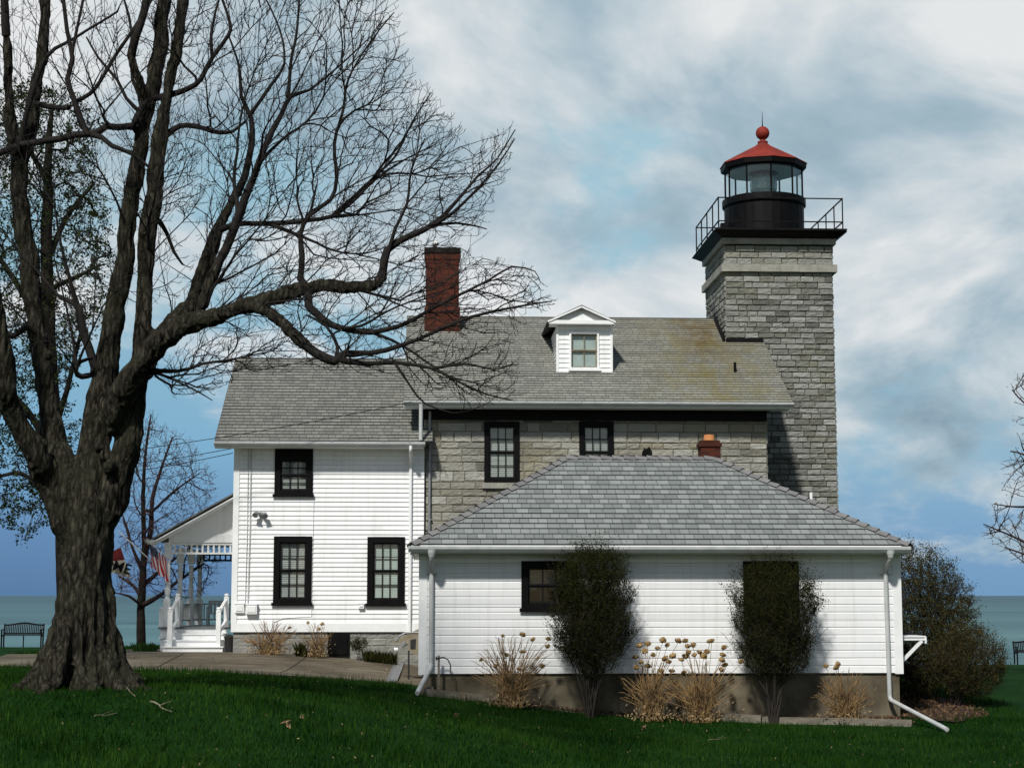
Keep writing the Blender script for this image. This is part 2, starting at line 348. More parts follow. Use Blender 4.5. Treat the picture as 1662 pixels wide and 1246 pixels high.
# ---------------------------------------------------------------- ground
def sm(x, a, b):
    t = min(1, max(0, (x - a) / (b - a))); return t * t * (3 - 2 * t)
LY = [-80, 0, 16, 20, 24, 30, 33, 36, 40, 46, 64]; LZ = [-.2, -.2, -.05, .24, .50, .37, .30, .27, .42, .37, -.10]
RY = [-80, 0, 20, 30, 33, 38, 46, 64]; RZ = [-.25, -.25, -.72, -.66, -.58, -.38, -.16, -.80]
def edgeY(x):
    return 62.5 + .3 * math.sin(x * .4)
def T(x, y):
    l = np.interp(y, LY, LZ); r = np.interp(y, RY, RZ); s = sm(x, -4.5, 5.0)
    z = float(l * (1 - s) + r * s)
    z += .012 * math.sin(x * .8 + y * .35) + .010 * math.sin(x * .31 - y * .7)
    e = y - edgeY(x)
    if e > 0: z -= 4.6 * sm(e, 0, 3.4)
    return z
def gp(u, v):                                    # where a pixel's ray meets the ground
    d = ray(u, v); t = 15.0
    while t < 70:
        p = EYE + d * t
        if p.z < T(p.x, p.y): break
        t += .02
    return p
def grid(name, xs, ys, zf, m, label=None, kind='structure', inside=None):
    nx, ny = len(xs), len(ys); mb = MB()
    mb.v = [(x, y, zf(x, y)) for y in ys for x in xs]
    for j in range(ny - 1):
        for i in range(nx - 1):
            if inside and not inside((xs[i] + xs[i + 1]) / 2, (ys[j] + ys[j + 1]) / 2): continue
            a = j * nx + i; mb.f.append((a, a + 1, a + nx + 1, a + nx)); mb.uv += [(0, 0)] * 4; mb.mi.append(0)
    o = mb.build(name, m, smooth=True); tag(o, label, kind=kind); return o
def rr(a, b, st): return list(np.arange(a, b + st / 2, st))
xs = rr(-80, -16, 8)[:-1] + rr(-16, 20, .4) + rr(24, 84, 10); ys = rr(-60, 16, 4)[:-1] + rr(16, 68, .35)
grid('lawn', xs, ys, T, M['grass'], 'dark green mown lawn around the lighthouse')
tag(grid('lake', [-30000, -9000, -3000, -800, -200, -60, 0, 60, 200, 800, 3000, 9000, 30000], [56, 64, 90, 150, 300, 800, 2000, 6000, 15000, 40000], lambda x, y: -3.2, M['water']), 'teal lake reaching to the horizon')

# driveway: a thin concrete slab following the ground
dfront = [gp(-40, 1079), gp(60, 1081), gp(240, 1088), gp(400, 1095), gp(520, 1100), gp(640, 1108)]
dfx = [p.x for p in dfront]; dfy = [p.y for p in dfront]
dback = [gp(-40, 1063), gp(100, 1062), gp(190, 1056)]
dbx = [p.x for p in dback] + [dback[-1].x + .25]; dby = [p.y for p in dback] + [45.5]
def drive_in(x, y): 
    return y > np.interp(x, dfx, dfy) + .05 * math.sin(x * 3.1) and y < (np.interp(x, dbx, dby) if x < -5 else 47)
xr = rr(dfx[0], .2, .12)
mbd = MB()
for x0, x1 in zip(xr, xr[1:]):
    def yb(x): return float(np.interp(x, dbx, dby)) if x < -6.1 else 44.0
    def yf(x): return float(np.interp(x, dfx, dfy)) + .04 * math.sin(x * 3.1)
    n = 24
    for k in range(n):
        a0 = yf(x0) + (yb(x0) - yf(x0)) * k / n; a1 = yf(x1) + (yb(x1) - yf(x1)) * k / n
        b0 = yf(x0) + (yb(x0) - yf(x0)) * (k + 1) / n; b1 = yf(x1) + (yb(x1) - yf(x1)) * (k + 1) / n
        mbd.face([(x0, a0, T(x0, a0) + .02), (x1, a1, T(x1, a1) + .02), (x1, b1, T(x1, b1) + .02), (x0, b0, T(x0, b0) + .02)])
    mbd.face([(x0, yf(x0), T(x0, yf(x0)) - .1), (x1, yf(x1), T(x1, yf(x1)) - .1), (x1, yf(x1), T(x1, yf(x1)) + .02), (x0, yf(x0), T(x0, yf(x0)) + .02)])
drv = mbd.build('driveway', M['drive']); tag(drv, 'worn concrete driveway in front of the white wing', kind='structure')
# expansion joints, dark and thin, lying on the slab
mj = MB()
for ua, va, ub, vb in ((455, 1092, 508, 1063), (240, 1087, 300, 1061)):
    a, b = gp(ua, va), gp(ub, vb)
    for k in range(12):
        p, q = a.lerp(b, k / 12), a.lerp(b, (k + 1) / 12); p.z = T(p.x, p.y) + .026; q.z = T(q.x, q.y) + .026
        w = Vector((.015, 0, 0)); mj.face([p - w, p + w, q + w, q - w])
tag(mj.build('driveway_joint', M['mulch']), 'dark joints across the concrete driveway', kind='structure')

# ---------------------------------------------------------------- wall surfaces
def rect_sub(r, holes):
    out = [r]
    for h in holes:
        nxt = []
        for (a0, b0, a1, b1) in out:
            x0, z0, x1, z1 = max(a0, h[0]), max(b0, h[1]), min(a1, h[2]), min(b1, h[3])
            if x0 >= x1 or z0 >= z1: nxt.append((a0, b0, a1, b1)); continue
            if b0 < z0: nxt.append((a0, b0, a1, z0))
            if z1 < b1: nxt.append((a0, z1, a1, b1))
            if a0 < x0: nxt.append((a0, z0, x0, z1))
            if x1 < a1: nxt.append((x1, z0, a1, z1))
        out = nxt
    return [q for q in out if q[2] - q[0] > .01 and q[3] - q[1] > .004]
def clapboard(mb, o, d, n, s0, s1, z0, z1, expo, lip, holes=(), top=None):
    o, d, n = Vector(o), Vector(d), Vector(n)
    z = z0; k = 0
    def pt(s, t, zz): return (o.x + d.x * s + n.x * t, o.y + d.y * s + n.y * t, zz)
    while z < z1 - .01:
        zt = min(z + expo, z1); a0, a1 = s0, s1
        if top: a0, a1 = top(z)
        # a board is a strip whose lower edge stands proud; joints where two boards meet
        cut = []; x = a0
        while x < a1: e_ = min(a1, x + random.uniform(1.6, 3.6)); cut.append((x, e_)); x = e_
        for (p0, q0, p1, q1) in [q for c0, c1 in cut for q in rect_sub((c0 + .0007, z, c1 - .0007, zt), holes)]:
            l0 = lip * (zt - q0) / expo + .003; l1 = lip * (zt - q1) / expo + .003
            mb.face([pt(p0, l0, q0), pt(p1, l0, q0), pt(p1, l1, q1), pt(p0, l1, q1)], [(p0, q0), (p1, q0), (p1, q1), (p0, q1)])
            if abs(q0 - z) < 1e-6: mb.face([pt(p0, 0, q0), pt(p1, 0, q0), pt(p1, l0, q0), pt(p0, l0, q0)])
        z = zt; k += 1
def masonry(mb, o, d, n, s0, s1, z0, z1, hs, ls, holes=(), gap=.020, proud=(.015, .032), seed=1, bev=.012, lim=None):
    rd = random.Random(seed); o, d, n = Vector(o), Vector(d), Vector(n); z = z0
    def pt(s, t, zz): return Vector((o.x + d.x * s + n.x * t, o.y + d.y * s + n.y * t, zz))
    while z < z1 - .05:
        h = rd.uniform(*hs); 
        if z + h > z1 - .1: h = z1 - z
        a0, a1 = (s0, s1) if not lim else lim(z)
        s = a0 - rd.uniform(0, ls[0] * .5) if False else a0
        while s < a1 - .02:
            L = rd.uniform(*ls)
            if s + L > a1 - .16: L = a1 - s
            for (p0, q0, p1, q1) in rect_sub((s, z, s + L, z + h), holes):
                g = gap / 2; p0 += g; p1 -= g; q0 += g; q1 -= g
                if p1 - p0 < .03 or q1 - q0 < .03: continue
                t = rd.uniform(*proud); j = lambda a=.010: rd.uniform(-a, a)
                base = [pt(p0, -.02, q0), pt(p1, -.02, q0), pt(p1, -.02, q1), pt(p0, -.02, q1)]
                mid = [pt(p0 + j(.006), t - bev, q0 + j(.006)), pt(p1 + j(.006), t - bev, q0 + j(.006)), pt(p1 + j(.006), t - bev, q1 + j(.006)), pt(p0 + j(.006), t - bev, q1 + j(.006))]
                b = bev * 1.3
                # split face: a 4 x 3 pillow of random heights
                nu, nv = max(2, int((p1 - p0) / .11)), 2
                G = [[pt(p0 + b + (p1 - p0 - 2 * b) * i / nu, t + rd.uniform(-.007, .009), q0 + b + (q1 - q0 - 2 * b) * k / nv) for i in range(nu + 1)] for k in range(nv + 1)]
                i0 = len(mb.v); mb.v += [tuple(x) for x in base + mid]
                gi = {}
                for k in range(nv + 1):
                    for i in range(nu + 1): gi[k, i] = len(mb.v); mb.v.append(tuple(G[k][i]))
                def F_(*a): mb.f.append(a); mb.uv.extend([(0, 0)] * len(a)); mb.mi.append(0)
                for e in range(4): F_(i0 + e, i0 + (e + 1) % 4, i0 + 4 + (e + 1) % 4, i0 + 4 + e)
                m0, m1, m2, m3 = i0 + 4, i0 + 5, i0 + 6, i0 + 7
                F_(m0, m1, *[gi[0, i] for i in range(nu, -1, -1)]); F_(m2, m3, *[gi[nv, i] for i in range(0, nu + 1)])
                F_(m1, m2, *[gi[k, nu] for k in range(nv, -1, -1)]); F_(m3, m0, *[gi[k, 0] for k in range(0, nv + 1)])
                for k in range(nv):
                    for i in range(nu): F_(gi[k, i], gi[k, i + 1], gi[k + 1, i + 1], gi[k + 1, i])
            s += L
        z += h
def roof_slope(mb, e0, e1, r0, r1, expo, lip, under=.05):
    e0, e1, r0, r1 = map(Vector, (e0, e1, r0, r1)); slope = ((r0 + r1) / 2 - (e0 + e1) / 2)
    d = (e1 - e0).normalized(); s0 = r0 - e0; L = (s0 - d * s0.dot(d)).length; n = d.cross((s0 - d * s0.dot(d)).normalized())
    if n.z < 0: n = -n
    rows = max(1, round(L / expo)); ex = L / rows
    def U(p): return d.dot(p - e0)
    for k in range(rows):
        a, b = e0.lerp(r0, k / rows), e1.lerp(r1, k / rows); c_, d_ = e0.lerp(r0, (k + 1) / rows), e1.lerp(r1, (k + 1) / rows)
        v0, v1 = k * expo, (k + 1) * expo
        uo = 20
        rnd = lip * random.uniform(.8, 1.2)
        if (b - a).length < .02: continue
        mb.face([a + n * rnd, b + n * rnd, d_ + n * .002, c_ + n * .002], [(uo + U(a), v0 + .001), (uo + U(b), v0 + .001), (uo + U(d_), v1 - .001), (uo + U(c_), v1 - .001)], 0)
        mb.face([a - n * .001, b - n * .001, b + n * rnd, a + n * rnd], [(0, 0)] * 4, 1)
    if under:
        for q in ([e0, e1, r1, r0],): 
            mb.face([p - n * under for p in reversed(q)], None, 1)
        for a, b in ((e0, r0), (e1, r1)): mb.face([a - n * under, b - n * under, b + n * lip, a + n * lip], None, 1)
        mb.face([e0 - n * under, e1 - n * under, e1, e0], None, 1)

def window(root, x0, x1, z0, z1, Y, cols, rows, blind, casing=.13, sill=True, cm='black', mullmat='muntin', depth=.10, name='window', sash_in=.035, botfac=.5, topcas=None):
    tc_ = topcas or casing
    f = MB()
    f.box(x0, x0 + casing, Y - .05, Y + depth, z0, z1); f.box(x1 - casing, x1, Y - .05, Y + depth, z0, z1)
    f.box(x0 + casing, x1 - casing, Y - .052, Y + depth, z1 - tc_, z1 + .002); f.box(x0 + casing, x1 - casing, Y - .052, Y + depth, z0, z0 + casing * .8)
    if sill: f.box(x0 - .035, x1 + .035, Y - .09, Y - .055, z0 - .05, z0 + .02)
    w = f.build(name, M[cm], root)
    ix0, ix1, iz0, iz1 = x0 + casing, x1 - casing, z0 + casing * .8, z1 - tc_
    zm = iz0 + (iz1 - iz0) * botfac
    s = MB(); st = sash_in
    for (a, b, yy) in ((zm, iz1, Y + .0), (iz0, zm, Y + .025)):
        s.box(ix0, ix0 + st, yy, yy + .03, a, b); s.box(ix1 - st, ix1, yy, yy + .03, a, b)
        s.box(ix0 + st, ix1 - st, yy - .001, yy + .031, a, a + st); s.box(ix0 + st, ix1 - st, yy - .001, yy + .031, b - st, b)
        gx0, gx1, gz0, gz1 = ix0 + st, ix1 - st, a + st, b - st
        for c in range(1, cols): x = gx0 + (gx1 - gx0) * c / cols; s.box(x - .011, x + .011, yy + .004, yy + .026, gz0, gz1)
        for r_ in range(1, rows): z = gz0 + (gz1 - gz0) * r_ / rows; s.box(gx0, gx1, yy + .005, yy + .025, z - .011, z + .011)
    s.build('sash', M[mullmat], w)
    g = MB(); g.face([(ix0, Y + .058, iz0), (ix1, Y + .058, iz0), (ix1, Y + .058, iz1), (ix0, Y + .058, iz1)]); g.build('pane', M['glass'], w)
    if blind:
        b = MB()
        nsl = int((iz1 - iz0) / .045)
        for k in range(nsl):
            z = iz0 + (iz1 - iz0) * k / nsl; b.face([(ix0, Y + .072, z), (ix1, Y + .072, z), (ix1, Y + .084, z + .05), (ix0, Y + .084, z + .05)])
        b.build('blind', M[blind], w)
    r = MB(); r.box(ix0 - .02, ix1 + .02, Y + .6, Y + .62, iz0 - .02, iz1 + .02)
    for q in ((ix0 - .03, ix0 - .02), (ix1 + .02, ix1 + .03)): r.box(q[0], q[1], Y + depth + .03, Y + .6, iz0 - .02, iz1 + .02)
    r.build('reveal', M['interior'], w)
    return w
def gutter(mb, x0, x1, Y, z, h=.10, d=.11):
    prof = [(0, -h * .9), (-d * .55, -h), (-d * .95, -h * .45), (-d, 0), (-d + .015, .008), (0, .0)]
    for (a, b) in zip(prof, prof[1:]):
        mb.face([(x0, Y + a[0], z + a[1]), (x1, Y + a[0], z + a[1]), (x1, Y + b[0], z + b[1]), (x0, Y + b[0], z + b[1])])
    for x in (x0, x1): mb.face([(x, Y + a, z + b) for a, b in prof])
def pipe(mb, pts, r, n=10): mb.tube(pts, r, n)
def arcpts(pts, k=5, rad=.12):                   # round the corners of a polyline
    pts = [Vector(p) for p in pts]; out = [pts[0]]
    for a, b, c in zip(pts, pts[1:], pts[2:]):
        r = min(rad, (b - a).length * .45, (c - b).length * .45); p, q = b + (a - b).normalized() * r, b + (c - b).normalized() * r
        for i in range(k + 1): t = i / k; out.append((p * (1 - t) + b * t) * (1 - t) + (b * (1 - t) + q * t) * t)
    return out + [pts[-1]]

# ================================================================ WHITE WING
YW = 40.5
wx0, wx1 = PX(380, 870, YW), PX(688, 870, YW)
wz0, wz1 = PZ(530, 1025, YW), PZ(530, 722, YW)
wing = thing('farmhouse', ((wx0 + wx1) / 2, YW, .42), 'white clapboard two storey house wing with grey gabled roof and three black windows', 'house')
wins = [(446, 508, 726, 803), (444, 506, 870, 979), (596, 657, 871, 980)]
W_ = []
for u0, u1, v0, v1 in wins:
    W_.append((PX(u0, (v0 + v1) / 2, YW), PX(u1, (v0 + v1) / 2, YW), PZ((u0 + u1) / 2, v1, YW), PZ((u0 + u1) / 2, v0, YW)))
mb = MB(); holes = [(a - wx0 + .06, c + .04, b - wx0 - .06, d - .05) for a, b, c, d in W_]
WD = 7.8
clapboard(mb, (wx0, YW, 0), (1, 0, 0), (0, -1, 0), .1, wx1 - wx0, wz0 + .2, wz1, .108, .022, holes)
clapboard(mb, (wx0, YW + WD, 0), (0, -1, 0), (-1, 0, 0), .1, WD - .1, wz0 + .2, wz1, .108, .022)
mb.build('wall', M['white'], wing)
mb = MB(); mb.box(wx0 - .035, wx0 + .10, YW - .035, YW + .10, wz0 + .2, wz1); mb.build('corner_board', M['trimwhite'], wing)
mb = MB(); mb.box(wx0 - .035, wx0 + .1, YW + WD - .1, YW + WD + .03, wz0 + .2, wz1); mb.build('corner_board', M['trimwhite'], wing)
mb = MB(); mb.box(wx0 - .03, wx1, YW - .034, YW + .02, wz0, wz0 + .2); mb.box(wx0 - .028, wx0 + .02, YW + .02, YW + WD, wz0, wz0 + .2)
mb.build('water_table', M['trimwhite'], wing)
mb = MB(); mb.box(wx0 + .02, wx1, YW + .03, YW + WD - .03, .1, wz0 - .002)
mb.build('foundation', M['foundation_grey'], wing)
mb = MB(); masonry(mb, (wx0, YW + .03, 0), (1, 0, 0), (0, -1, 0), .02, wx1 - wx0, .2, wz0 - .01, (.17, .2), (.3, .45), proud=(.004, .012), seed=5); mb.build('foundation_block', M['foundation_grey'], wing)
for i, (a, b, c, d) in enumerate(W_):
    window(wing, a, b, c, d, YW, 3, 2, 'shade' if i == 2 else 'blind', casing=.135, topcas=(.135 if i else .30))
# roof
eY = YW - .48; ez = PZ(530, 716, eY); ex0, ex1 = PX(348, 716, eY), PX(688, 716, eY)
rY = 44.0; rz = PZ(530, 583, rY)
mb = MB(); roof_slope(mb, (ex0, eY, ez), (ex1 + .2, eY, ez), (ex0, rY, rz), (ex1 + .2, rY, rz), .17, .020)
roof_slope(mb, (ex1 + .2, 2 * rY - eY, ez), (ex0, 2 * rY - eY, ez), (ex1 + .2, rY, rz), (ex0, rY, rz), .17, .020)
mb.tube([(ex0, rY, rz), (ex1 + .2, rY, rz)], .035, 6)
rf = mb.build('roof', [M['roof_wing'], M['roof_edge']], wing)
mb = MB(); rs = (rz - ez) / (rY - eY)
mb.bar((ex0 + .015, eY, ez - .11), (ex0 + .015, rY, rz - .11), .03, .14); mb.bar((ex0 + .015, 2 * rY - eY, ez - .11), (ex0 + .015, rY, rz - .11), .03, .14)
mb.box(ex0, ex1, eY, YW, ez - .14, ez - .11)          # soffit
mb.box(ex0 + .002, ex1, eY + .0, eY + .025, ez - .11, ez - .03)
mb.build('fascia', M['trimwhite'], wing)
mb = MB(); zt = wz1
for k in range(40):                                   # gable end siding (left)
    za = wz1 + k * .108; half = (rY - eY) * (rz - za) / (rz - ez) - .5
    if half < .1: break
    clapboard(mb, (wx0, rY, 0), (0, -1, 0), (-1, 0, 0), -half, half, za, za + .108, .108, .02)
mb.build('gable', M['white'], wing)
mb = MB(); gutter(mb, ex0, ex1 + .03, eY, ez - .02); 
for k in range(9): x = ex0 + .3 + k * .6; mb.box(x - .01, x + .01, eY - .13, eY + .1, ez - .012, ez - .002)
mb.build('gutter', M['gutter'], wing)
mb = MB(); dx = PX(666, 870, YW - .06)
pipe(mb, arcpts([(dx, eY - .05, ez - .1), (dx, eY - .05, ez - .2), (dx, YW - .06, ez - .45), (dx, YW - .06, wz0 - .02)], rad=.06), .04); mb.build('downspout', M['trimwhite'], wing)
# cable conduits, utility boxes, floodlight, vent
mb = MB()
for u in (401, 406, 419 - 14): 
    x = PX(u, 850, YW - .03); mb.tube([(x, YW - .035, PZ(u, 728, YW)), (x + .01, YW - .035, PZ(u, 860, YW)), (x - .01, YW - .035, PZ(u, 985, YW))], .009, 5)
x = PX(509, 850, YW - .03); mb.tube([(x, YW - .03, PZ(509, 806, YW)), (x - .02, YW - .03, PZ(509, 1000, YW)), (x - .7, YW - .03, PZ(509, 1003, YW)), (x - .9, YW - .03, PZ(509, 1010, YW))], .006, 5)
mb.build('conduit', M['gutter'], wing)
def wbox(u0, u1, v0, v1, name, d=.14):
    b = MB(); x0, x1, z0, z1 = PX(u0, v0, YW), PX(u1, v0, YW), PZ(u0, v1, YW), PZ(u0, v0, YW)
    b.box(x0, x1, YW - d, YW - .02, z0, z1); b.box(x0 - .012, x1 + .012, YW - d - .012, YW - .02, z1 - .015, z1 + .012); b.box(x0 + .03, x1 - .03, YW - d - .014, YW - d, z0 + .04, z1 - .05)
    b.build(name, M['trimwhite'], wing)
wbox(382, 397, 979, 994, 'utility_box', .08); wbox(400, 418, 980, 996, 'utility_box'); wbox(582, 591, 979, 987, 'vent_hood', .1)
mb = MB(); c = P(423, 833, YW - .12)
mb.lathe((c.x, YW - .06, c.z - .03), [(.06, 0), (.06, .05), (.02, .07)], 10)
for sx in (-1, 1):
    a = c + Vector((.02 * sx, 0, 0)); b = c + Vector((.10 * sx, -.06, -.02 if sx > 0 else .0)); mb.tube([a, b, b + Vector((.015 * sx, -.06, -.05))], [.02, .055, .07], 10)
mb.build('floodlight', M['steel'], wing)
mb = MB(); a0, a1 = PX(532, 1040, YW), PX(567, 1040, YW); mb.box(a0, a1, YW - .03, YW + .0, .35, wz0 - .01); mb.box(a0 + .05, a1 - .05, YW - .05, YW - .03, .40, wz0 - .06)
mb.build('basement_hatch', M['black'], wing)
# ================================================================ STONE HOUSE
YS = 40.62
sx0, sx1 = PX(690, 760, YS), PX(1245, 760, YS)
EYS = 40.02; sez = PZ(960, 651, EYS); sex0, sex1 = PX(655, 651, EYS), PX(1287, 651, EYS)
SRY = 44.8; srz = PZ(900, 516, SRY)
house = thing('stone_house', ((sx0 + sx1) / 2, YS, 0), 'grey limestone keepers house with lichened shingle roof, dormer and brick chimney', 'house')
swz0, swz1 = -.3, sez - .10
sw = [(786, 843, 684, 782), (940, 996, 684, 782)]
S_ = [(PX(u0, 730, YS), PX(u1, 730, YS), PZ(u0, v1, YS), PZ(u0, v0, YS)) for u0, u1, v0, v1 in sw]
mb = MB(); hs = [(a - sx0 + .02, c + .02, b - sx0 - .02, d - .02) for a, b, c, d in S_]
SD = 8.4
masonry(mb, (sx0, YS, 0), (1, 0, 0), (0, -1, 0), 0, sx1 - sx0, swz0, swz1, (.14, .26), (.26, .70), hs, seed=3, proud=(.01, .028))
masonry(mb, (sx1, YS, 0), (0, 1, 0), (1, 0, 0), 0, SD, swz0, swz1, (.17, .27), (.32, .85), seed=4)
masonry(mb, (sx0, YS + SD, 0), (0, -1, 0), (-1, 0, 0), 0, SD, swz0, swz1, (.17, .27), (.32, .85), seed=8)
def glim(z):
    h = (SRY - EYS) * (srz - z - .15) / (srz - sez) - .1; return (SD / 2 - max(h, 0), SD / 2 + max(h, 0))
mb.build('wall', M['stone'], house)
mb = MB()
for q in rect_sub((sx0 + .012, swz0, sx1 - .012, swz1), [(a + .01, c + .01, b - .01, d - .01) for a, b, c, d in S_]):
    mb.box(q[0], q[2], YS + .0, YS + .5, q[1], q[3])
mb.box(sx0 + .012, sx0 + .3, YS + .5, YS + SD, swz0, swz1); mb.box(sx1 - .3, sx1 - .012, YS + .5, YS + SD, swz0, swz1)
mb.box(sx0 + .3, sx1 - .3, YS + SD - .2, YS + SD, swz0, swz1)
yc = SRY
for x in (sx0 + .02, sx1 - .3):
    h = SRY - YS
    mb.poly8([(x, yc - h, swz1), (x + .28, yc - h, swz1), (x + .28, yc + h, swz1), (x, yc + h, swz1), (x, yc - .05, srz - .15), (x + .28, yc - .05, srz - .15), (x + .28, yc + .05, srz - .15), (x, yc + .05, srz - .15)])
mb.build('wall_core', M['hmortar'], house)
for a, b, c, d in S_:
    w = window(house, a, b, c, d, YS, 3, 2, 'blind', casing=.11, sill=False, depth=.12)
    mb = MB(); mb.box(a - .05, b + .12, YS - .09, YS + .03, c - .15, c - .02); mb.build('sill', M['trimstone'], w)
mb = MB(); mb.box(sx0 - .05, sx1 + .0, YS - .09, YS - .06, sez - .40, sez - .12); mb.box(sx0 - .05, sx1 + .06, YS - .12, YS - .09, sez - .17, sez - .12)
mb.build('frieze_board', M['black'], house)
mb = MB()
tx0 = P(1179, 553, 43.4).x
roof_slope(mb, (sex0, EYS, sez), (sex1, EYS, sez), (sex0, SRY, srz), (sex1, SRY, srz), .15, .018)
roof_slope(mb, (sex1, 2 * SRY - EYS, sez), (sex0, 2 * SRY - EYS, sez), (sex1, SRY, srz), (sex0, SRY, srz), .15, .018)
mb.tube([(sex0, SRY, srz), (sex1, SRY, srz)], .035, 6)
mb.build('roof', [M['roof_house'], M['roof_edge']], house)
mb = MB()
for x in (sex0 + .015, sex1 - .015):
    mb.bar((x, EYS, sez - .12), (x, SRY, srz - .12), .03, .13); mb.bar((x, 2 * SRY - EYS, sez - .12), (x, SRY, srz - .12), .03, .13)
mb.box(sex0 + .03, sex1 - .03, EYS + .02, YS, sez - .15, sez - .12); mb.box(sex0, sex1, EYS, EYS + .02, sez - .15, sez - .03)
mb.build('fascia', M['trimwhite'], house)
mb = MB(); gutter(mb, sex0, sex1, EYS, sez - .02, .09)
for k in range(14): x = sex0 + .3 + k * .64; mb.box(x - .01, x + .01, EYS - .13, EYS + .1, sez - .010, sez - .0)
mb.build('gutter', M['gutter'], house)
mb = MB(); x1_, x2_ = PX(683, 690, EYS - .06), PX(697, 800, YS - .08)
pipe(mb, arcpts([(x1_, EYS - .06, sez - .1), (x1_, EYS - .06, PZ(683, 716, EYS) + .02)], rad=.05), .045); mb.build('downspout', M['gutter'], house)
mb = MB(); pipe(mb, [(x2_, YS - .09, sez - .2), (x2_, YS - .09, 0)], .033)
for v in (752, 843): z = PZ(697, v, YS); mb.box(x2_ - .06, x2_ + .06, YS - .12, YS - .02, z - .012, z + .012)
mb.build('downspout', M['steel'], house)
def roofz(y): return sez + (srz - sez) * (y - EYS) / (SRY - EYS)
# chimney
cY0, cY1 = 43.9, 45.1
c0, c1 = PX(691, 470, cY0), PX(745, 470, cY0); ct = PZ(717, 402, cY0); cm_ = PZ(717, 424, cY0)
mb = MB(); mb.box(c0, c1, cY0, cY1, roofz(cY0) - .2, cm_); mb.box(c0 - .0, c1 + .0, cY0 - .0, cY1, cm_ + .0005, ct - .14)
mb.box(c0 - .02, c1 + .02, cY0 - .02, cY1 + .02, ct - .30, ct - .14)
mb.box(c0 - .03, c1 + .03, cY0 - .03, cY1 + .03, roofz(cY0) - .2, PZ(717, 498, cY0))
ch = mb.build('chimney', M['brick'], house)
mb = MB(); mb.box(c0 - .045, c1 + .045, cY0 - .045, cY1 + .045, ct - .14, ct); mb.build('chimney_cap', M['darkbark'], ch)
mb = MB(); c = P(707, 400, 44.3); mb.lathe((c.x, 44.3, ct), [(.02, 0), (.02, .07), (.045, .09), (.045, .14), (.10, .17), (.10, .20), (.04, .25), (.045, .27), (.015, .32)], 12)
mb.build('weather_sensor', M['trimwhite'], ch)
mb = MB(); mb.tube([(c.x, 44.3, ct + .3), (c.x, 44.3, ct + 1.2)], .012, 6); mb.box(c.x - .06, c.x + .06, 44.29, 44.31, ct + .72, ct + .735); mb.build('antenna', M['steel'], ch)
# dormer
DY = 41.55
dx0, dx1 = PX(904, 570, DY), PX(993, 570, DY); dzb, dze = PZ(948, 604, DY), PZ(948, 528, DY); dza = PZ(948, 496, DY - .22)
gx0, gx1 = PX(889, 530, DY - .22), PX(999, 530, DY - .22); dcx = (gx0 + gx1) / 2
def yroof(z): return EYS + (z - sez) * (SRY - EYS) / (srz - sez)
mb = MB(); wx_0, wx_1, wz_0, wz_1 = PX(924, 570, DY), PX(972, 570, DY), PZ(948, 599, DY), PZ(948, 539, DY)
clapboard(mb, (dx0, DY, 0), (1, 0, 0), (0, -1, 0), 0, dx1 - dx0, dzb, dze, .115, .02, [(wx_0 - dx0, wz_0, wx_1 - dx0, wz_1)])
for x, nx in ((dx0, -1), (dx1, 1)):
    z = dzb
    while z < dze - .01:
        zt = min(z + .115, dze); yb_ = yroof(z) + .1
        mb.face([(x + nx * .02, DY, z), (x + nx * .02, yb_, z), (x, yb_ + .3, zt), (x, DY, zt)] if nx > 0 else [(x + nx * .02, yb_, z), (x + nx * .02, DY, z), (x, DY, zt), (x, yb_ + .3, zt)])
        mb.face([(x, DY, z), (x, yb_, z), (x + nx * .02, yb_, z), (x + nx * .02, DY, z)]); z = zt
dorm = mb.build('dormer', M['white'], house)
mb = MB(); mb.box(dx0 - .02, dx0 + .04, DY - .03, DY + .02, dzb, dze); mb.box(dx1 - .04, dx1 + .02, DY - .03, DY + .02, dzb, dze)
mb.box(gx0 + .06, gx1 - .06, DY - .22, DY + .3, dze, dze + .035); mb.box(gx0 + .03, gx1 - .03, DY - .24, DY - .22, dze - .0, dze + .09)
hz = dza - dze - .045
mb.poly8([(gx0 + .03, DY - .10, dze + .036), (gx1 - .03, DY - .10, dze + .036), (gx1 - .03, DY, dze + .036), (gx0 + .03, DY, dze + .036), (dcx - .01, DY - .10, dze + hz), (dcx + .01, DY - .10, dze + hz), (dcx + .01, DY, dze + hz), (dcx - .01, DY, dze + hz)])
mb.poly8([(dcx - .42, DY - .14, dze + .05), (dcx + .42, DY - .14, dze + .05), (dcx + .42, DY - .1, dze + .05), (dcx - .42, DY - .1, dze + .05), (dcx - .01, DY - .14, dze + .28), (dcx + .01, DY - .14, dze + .28), (dcx + .01, DY - .1, dze + .28), (dcx - .01, DY - .1, dze + .28)])
for sgn, gx in ((-1, gx0), (1, gx1)): mb.bar((gx, DY - .23, dze + .05), (dcx, DY - .23, dza - .03), .04, .07, up=(0, 1, 0))
mb.build('dormer_trim', M['trimwhite'], dorm)
mb = MB(); rb = yroof(dza) + .1
for e0, e1, sg in (((gx0, 1), (dcx, 0), -1), ((gx1, 1), (dcx, 0), 1)):
    xe = gx0 if sg < 0 else gx1
    A = (xe, DY - .26, dze + .06); B = (xe, yroof(dze + .06) + .1, dze + .06); Cc = (dcx, DY - .26, dza); Dd = (dcx, rb, dza)
    if sg < 0: roof_slope(mb, B, A, Dd, Cc, .12, .014, .03)
    else: roof_slope(mb, A, B, Cc, Dd, .12, .014, .03)
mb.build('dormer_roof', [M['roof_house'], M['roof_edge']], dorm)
mb = MB()
wd_ = window(house, wx_0, wx_1, wz_0, wz_1, DY, 2, 1, 'shade', casing=.045, sill=True, cm='trimwhite', mullmat='tan', sash_in=.03)
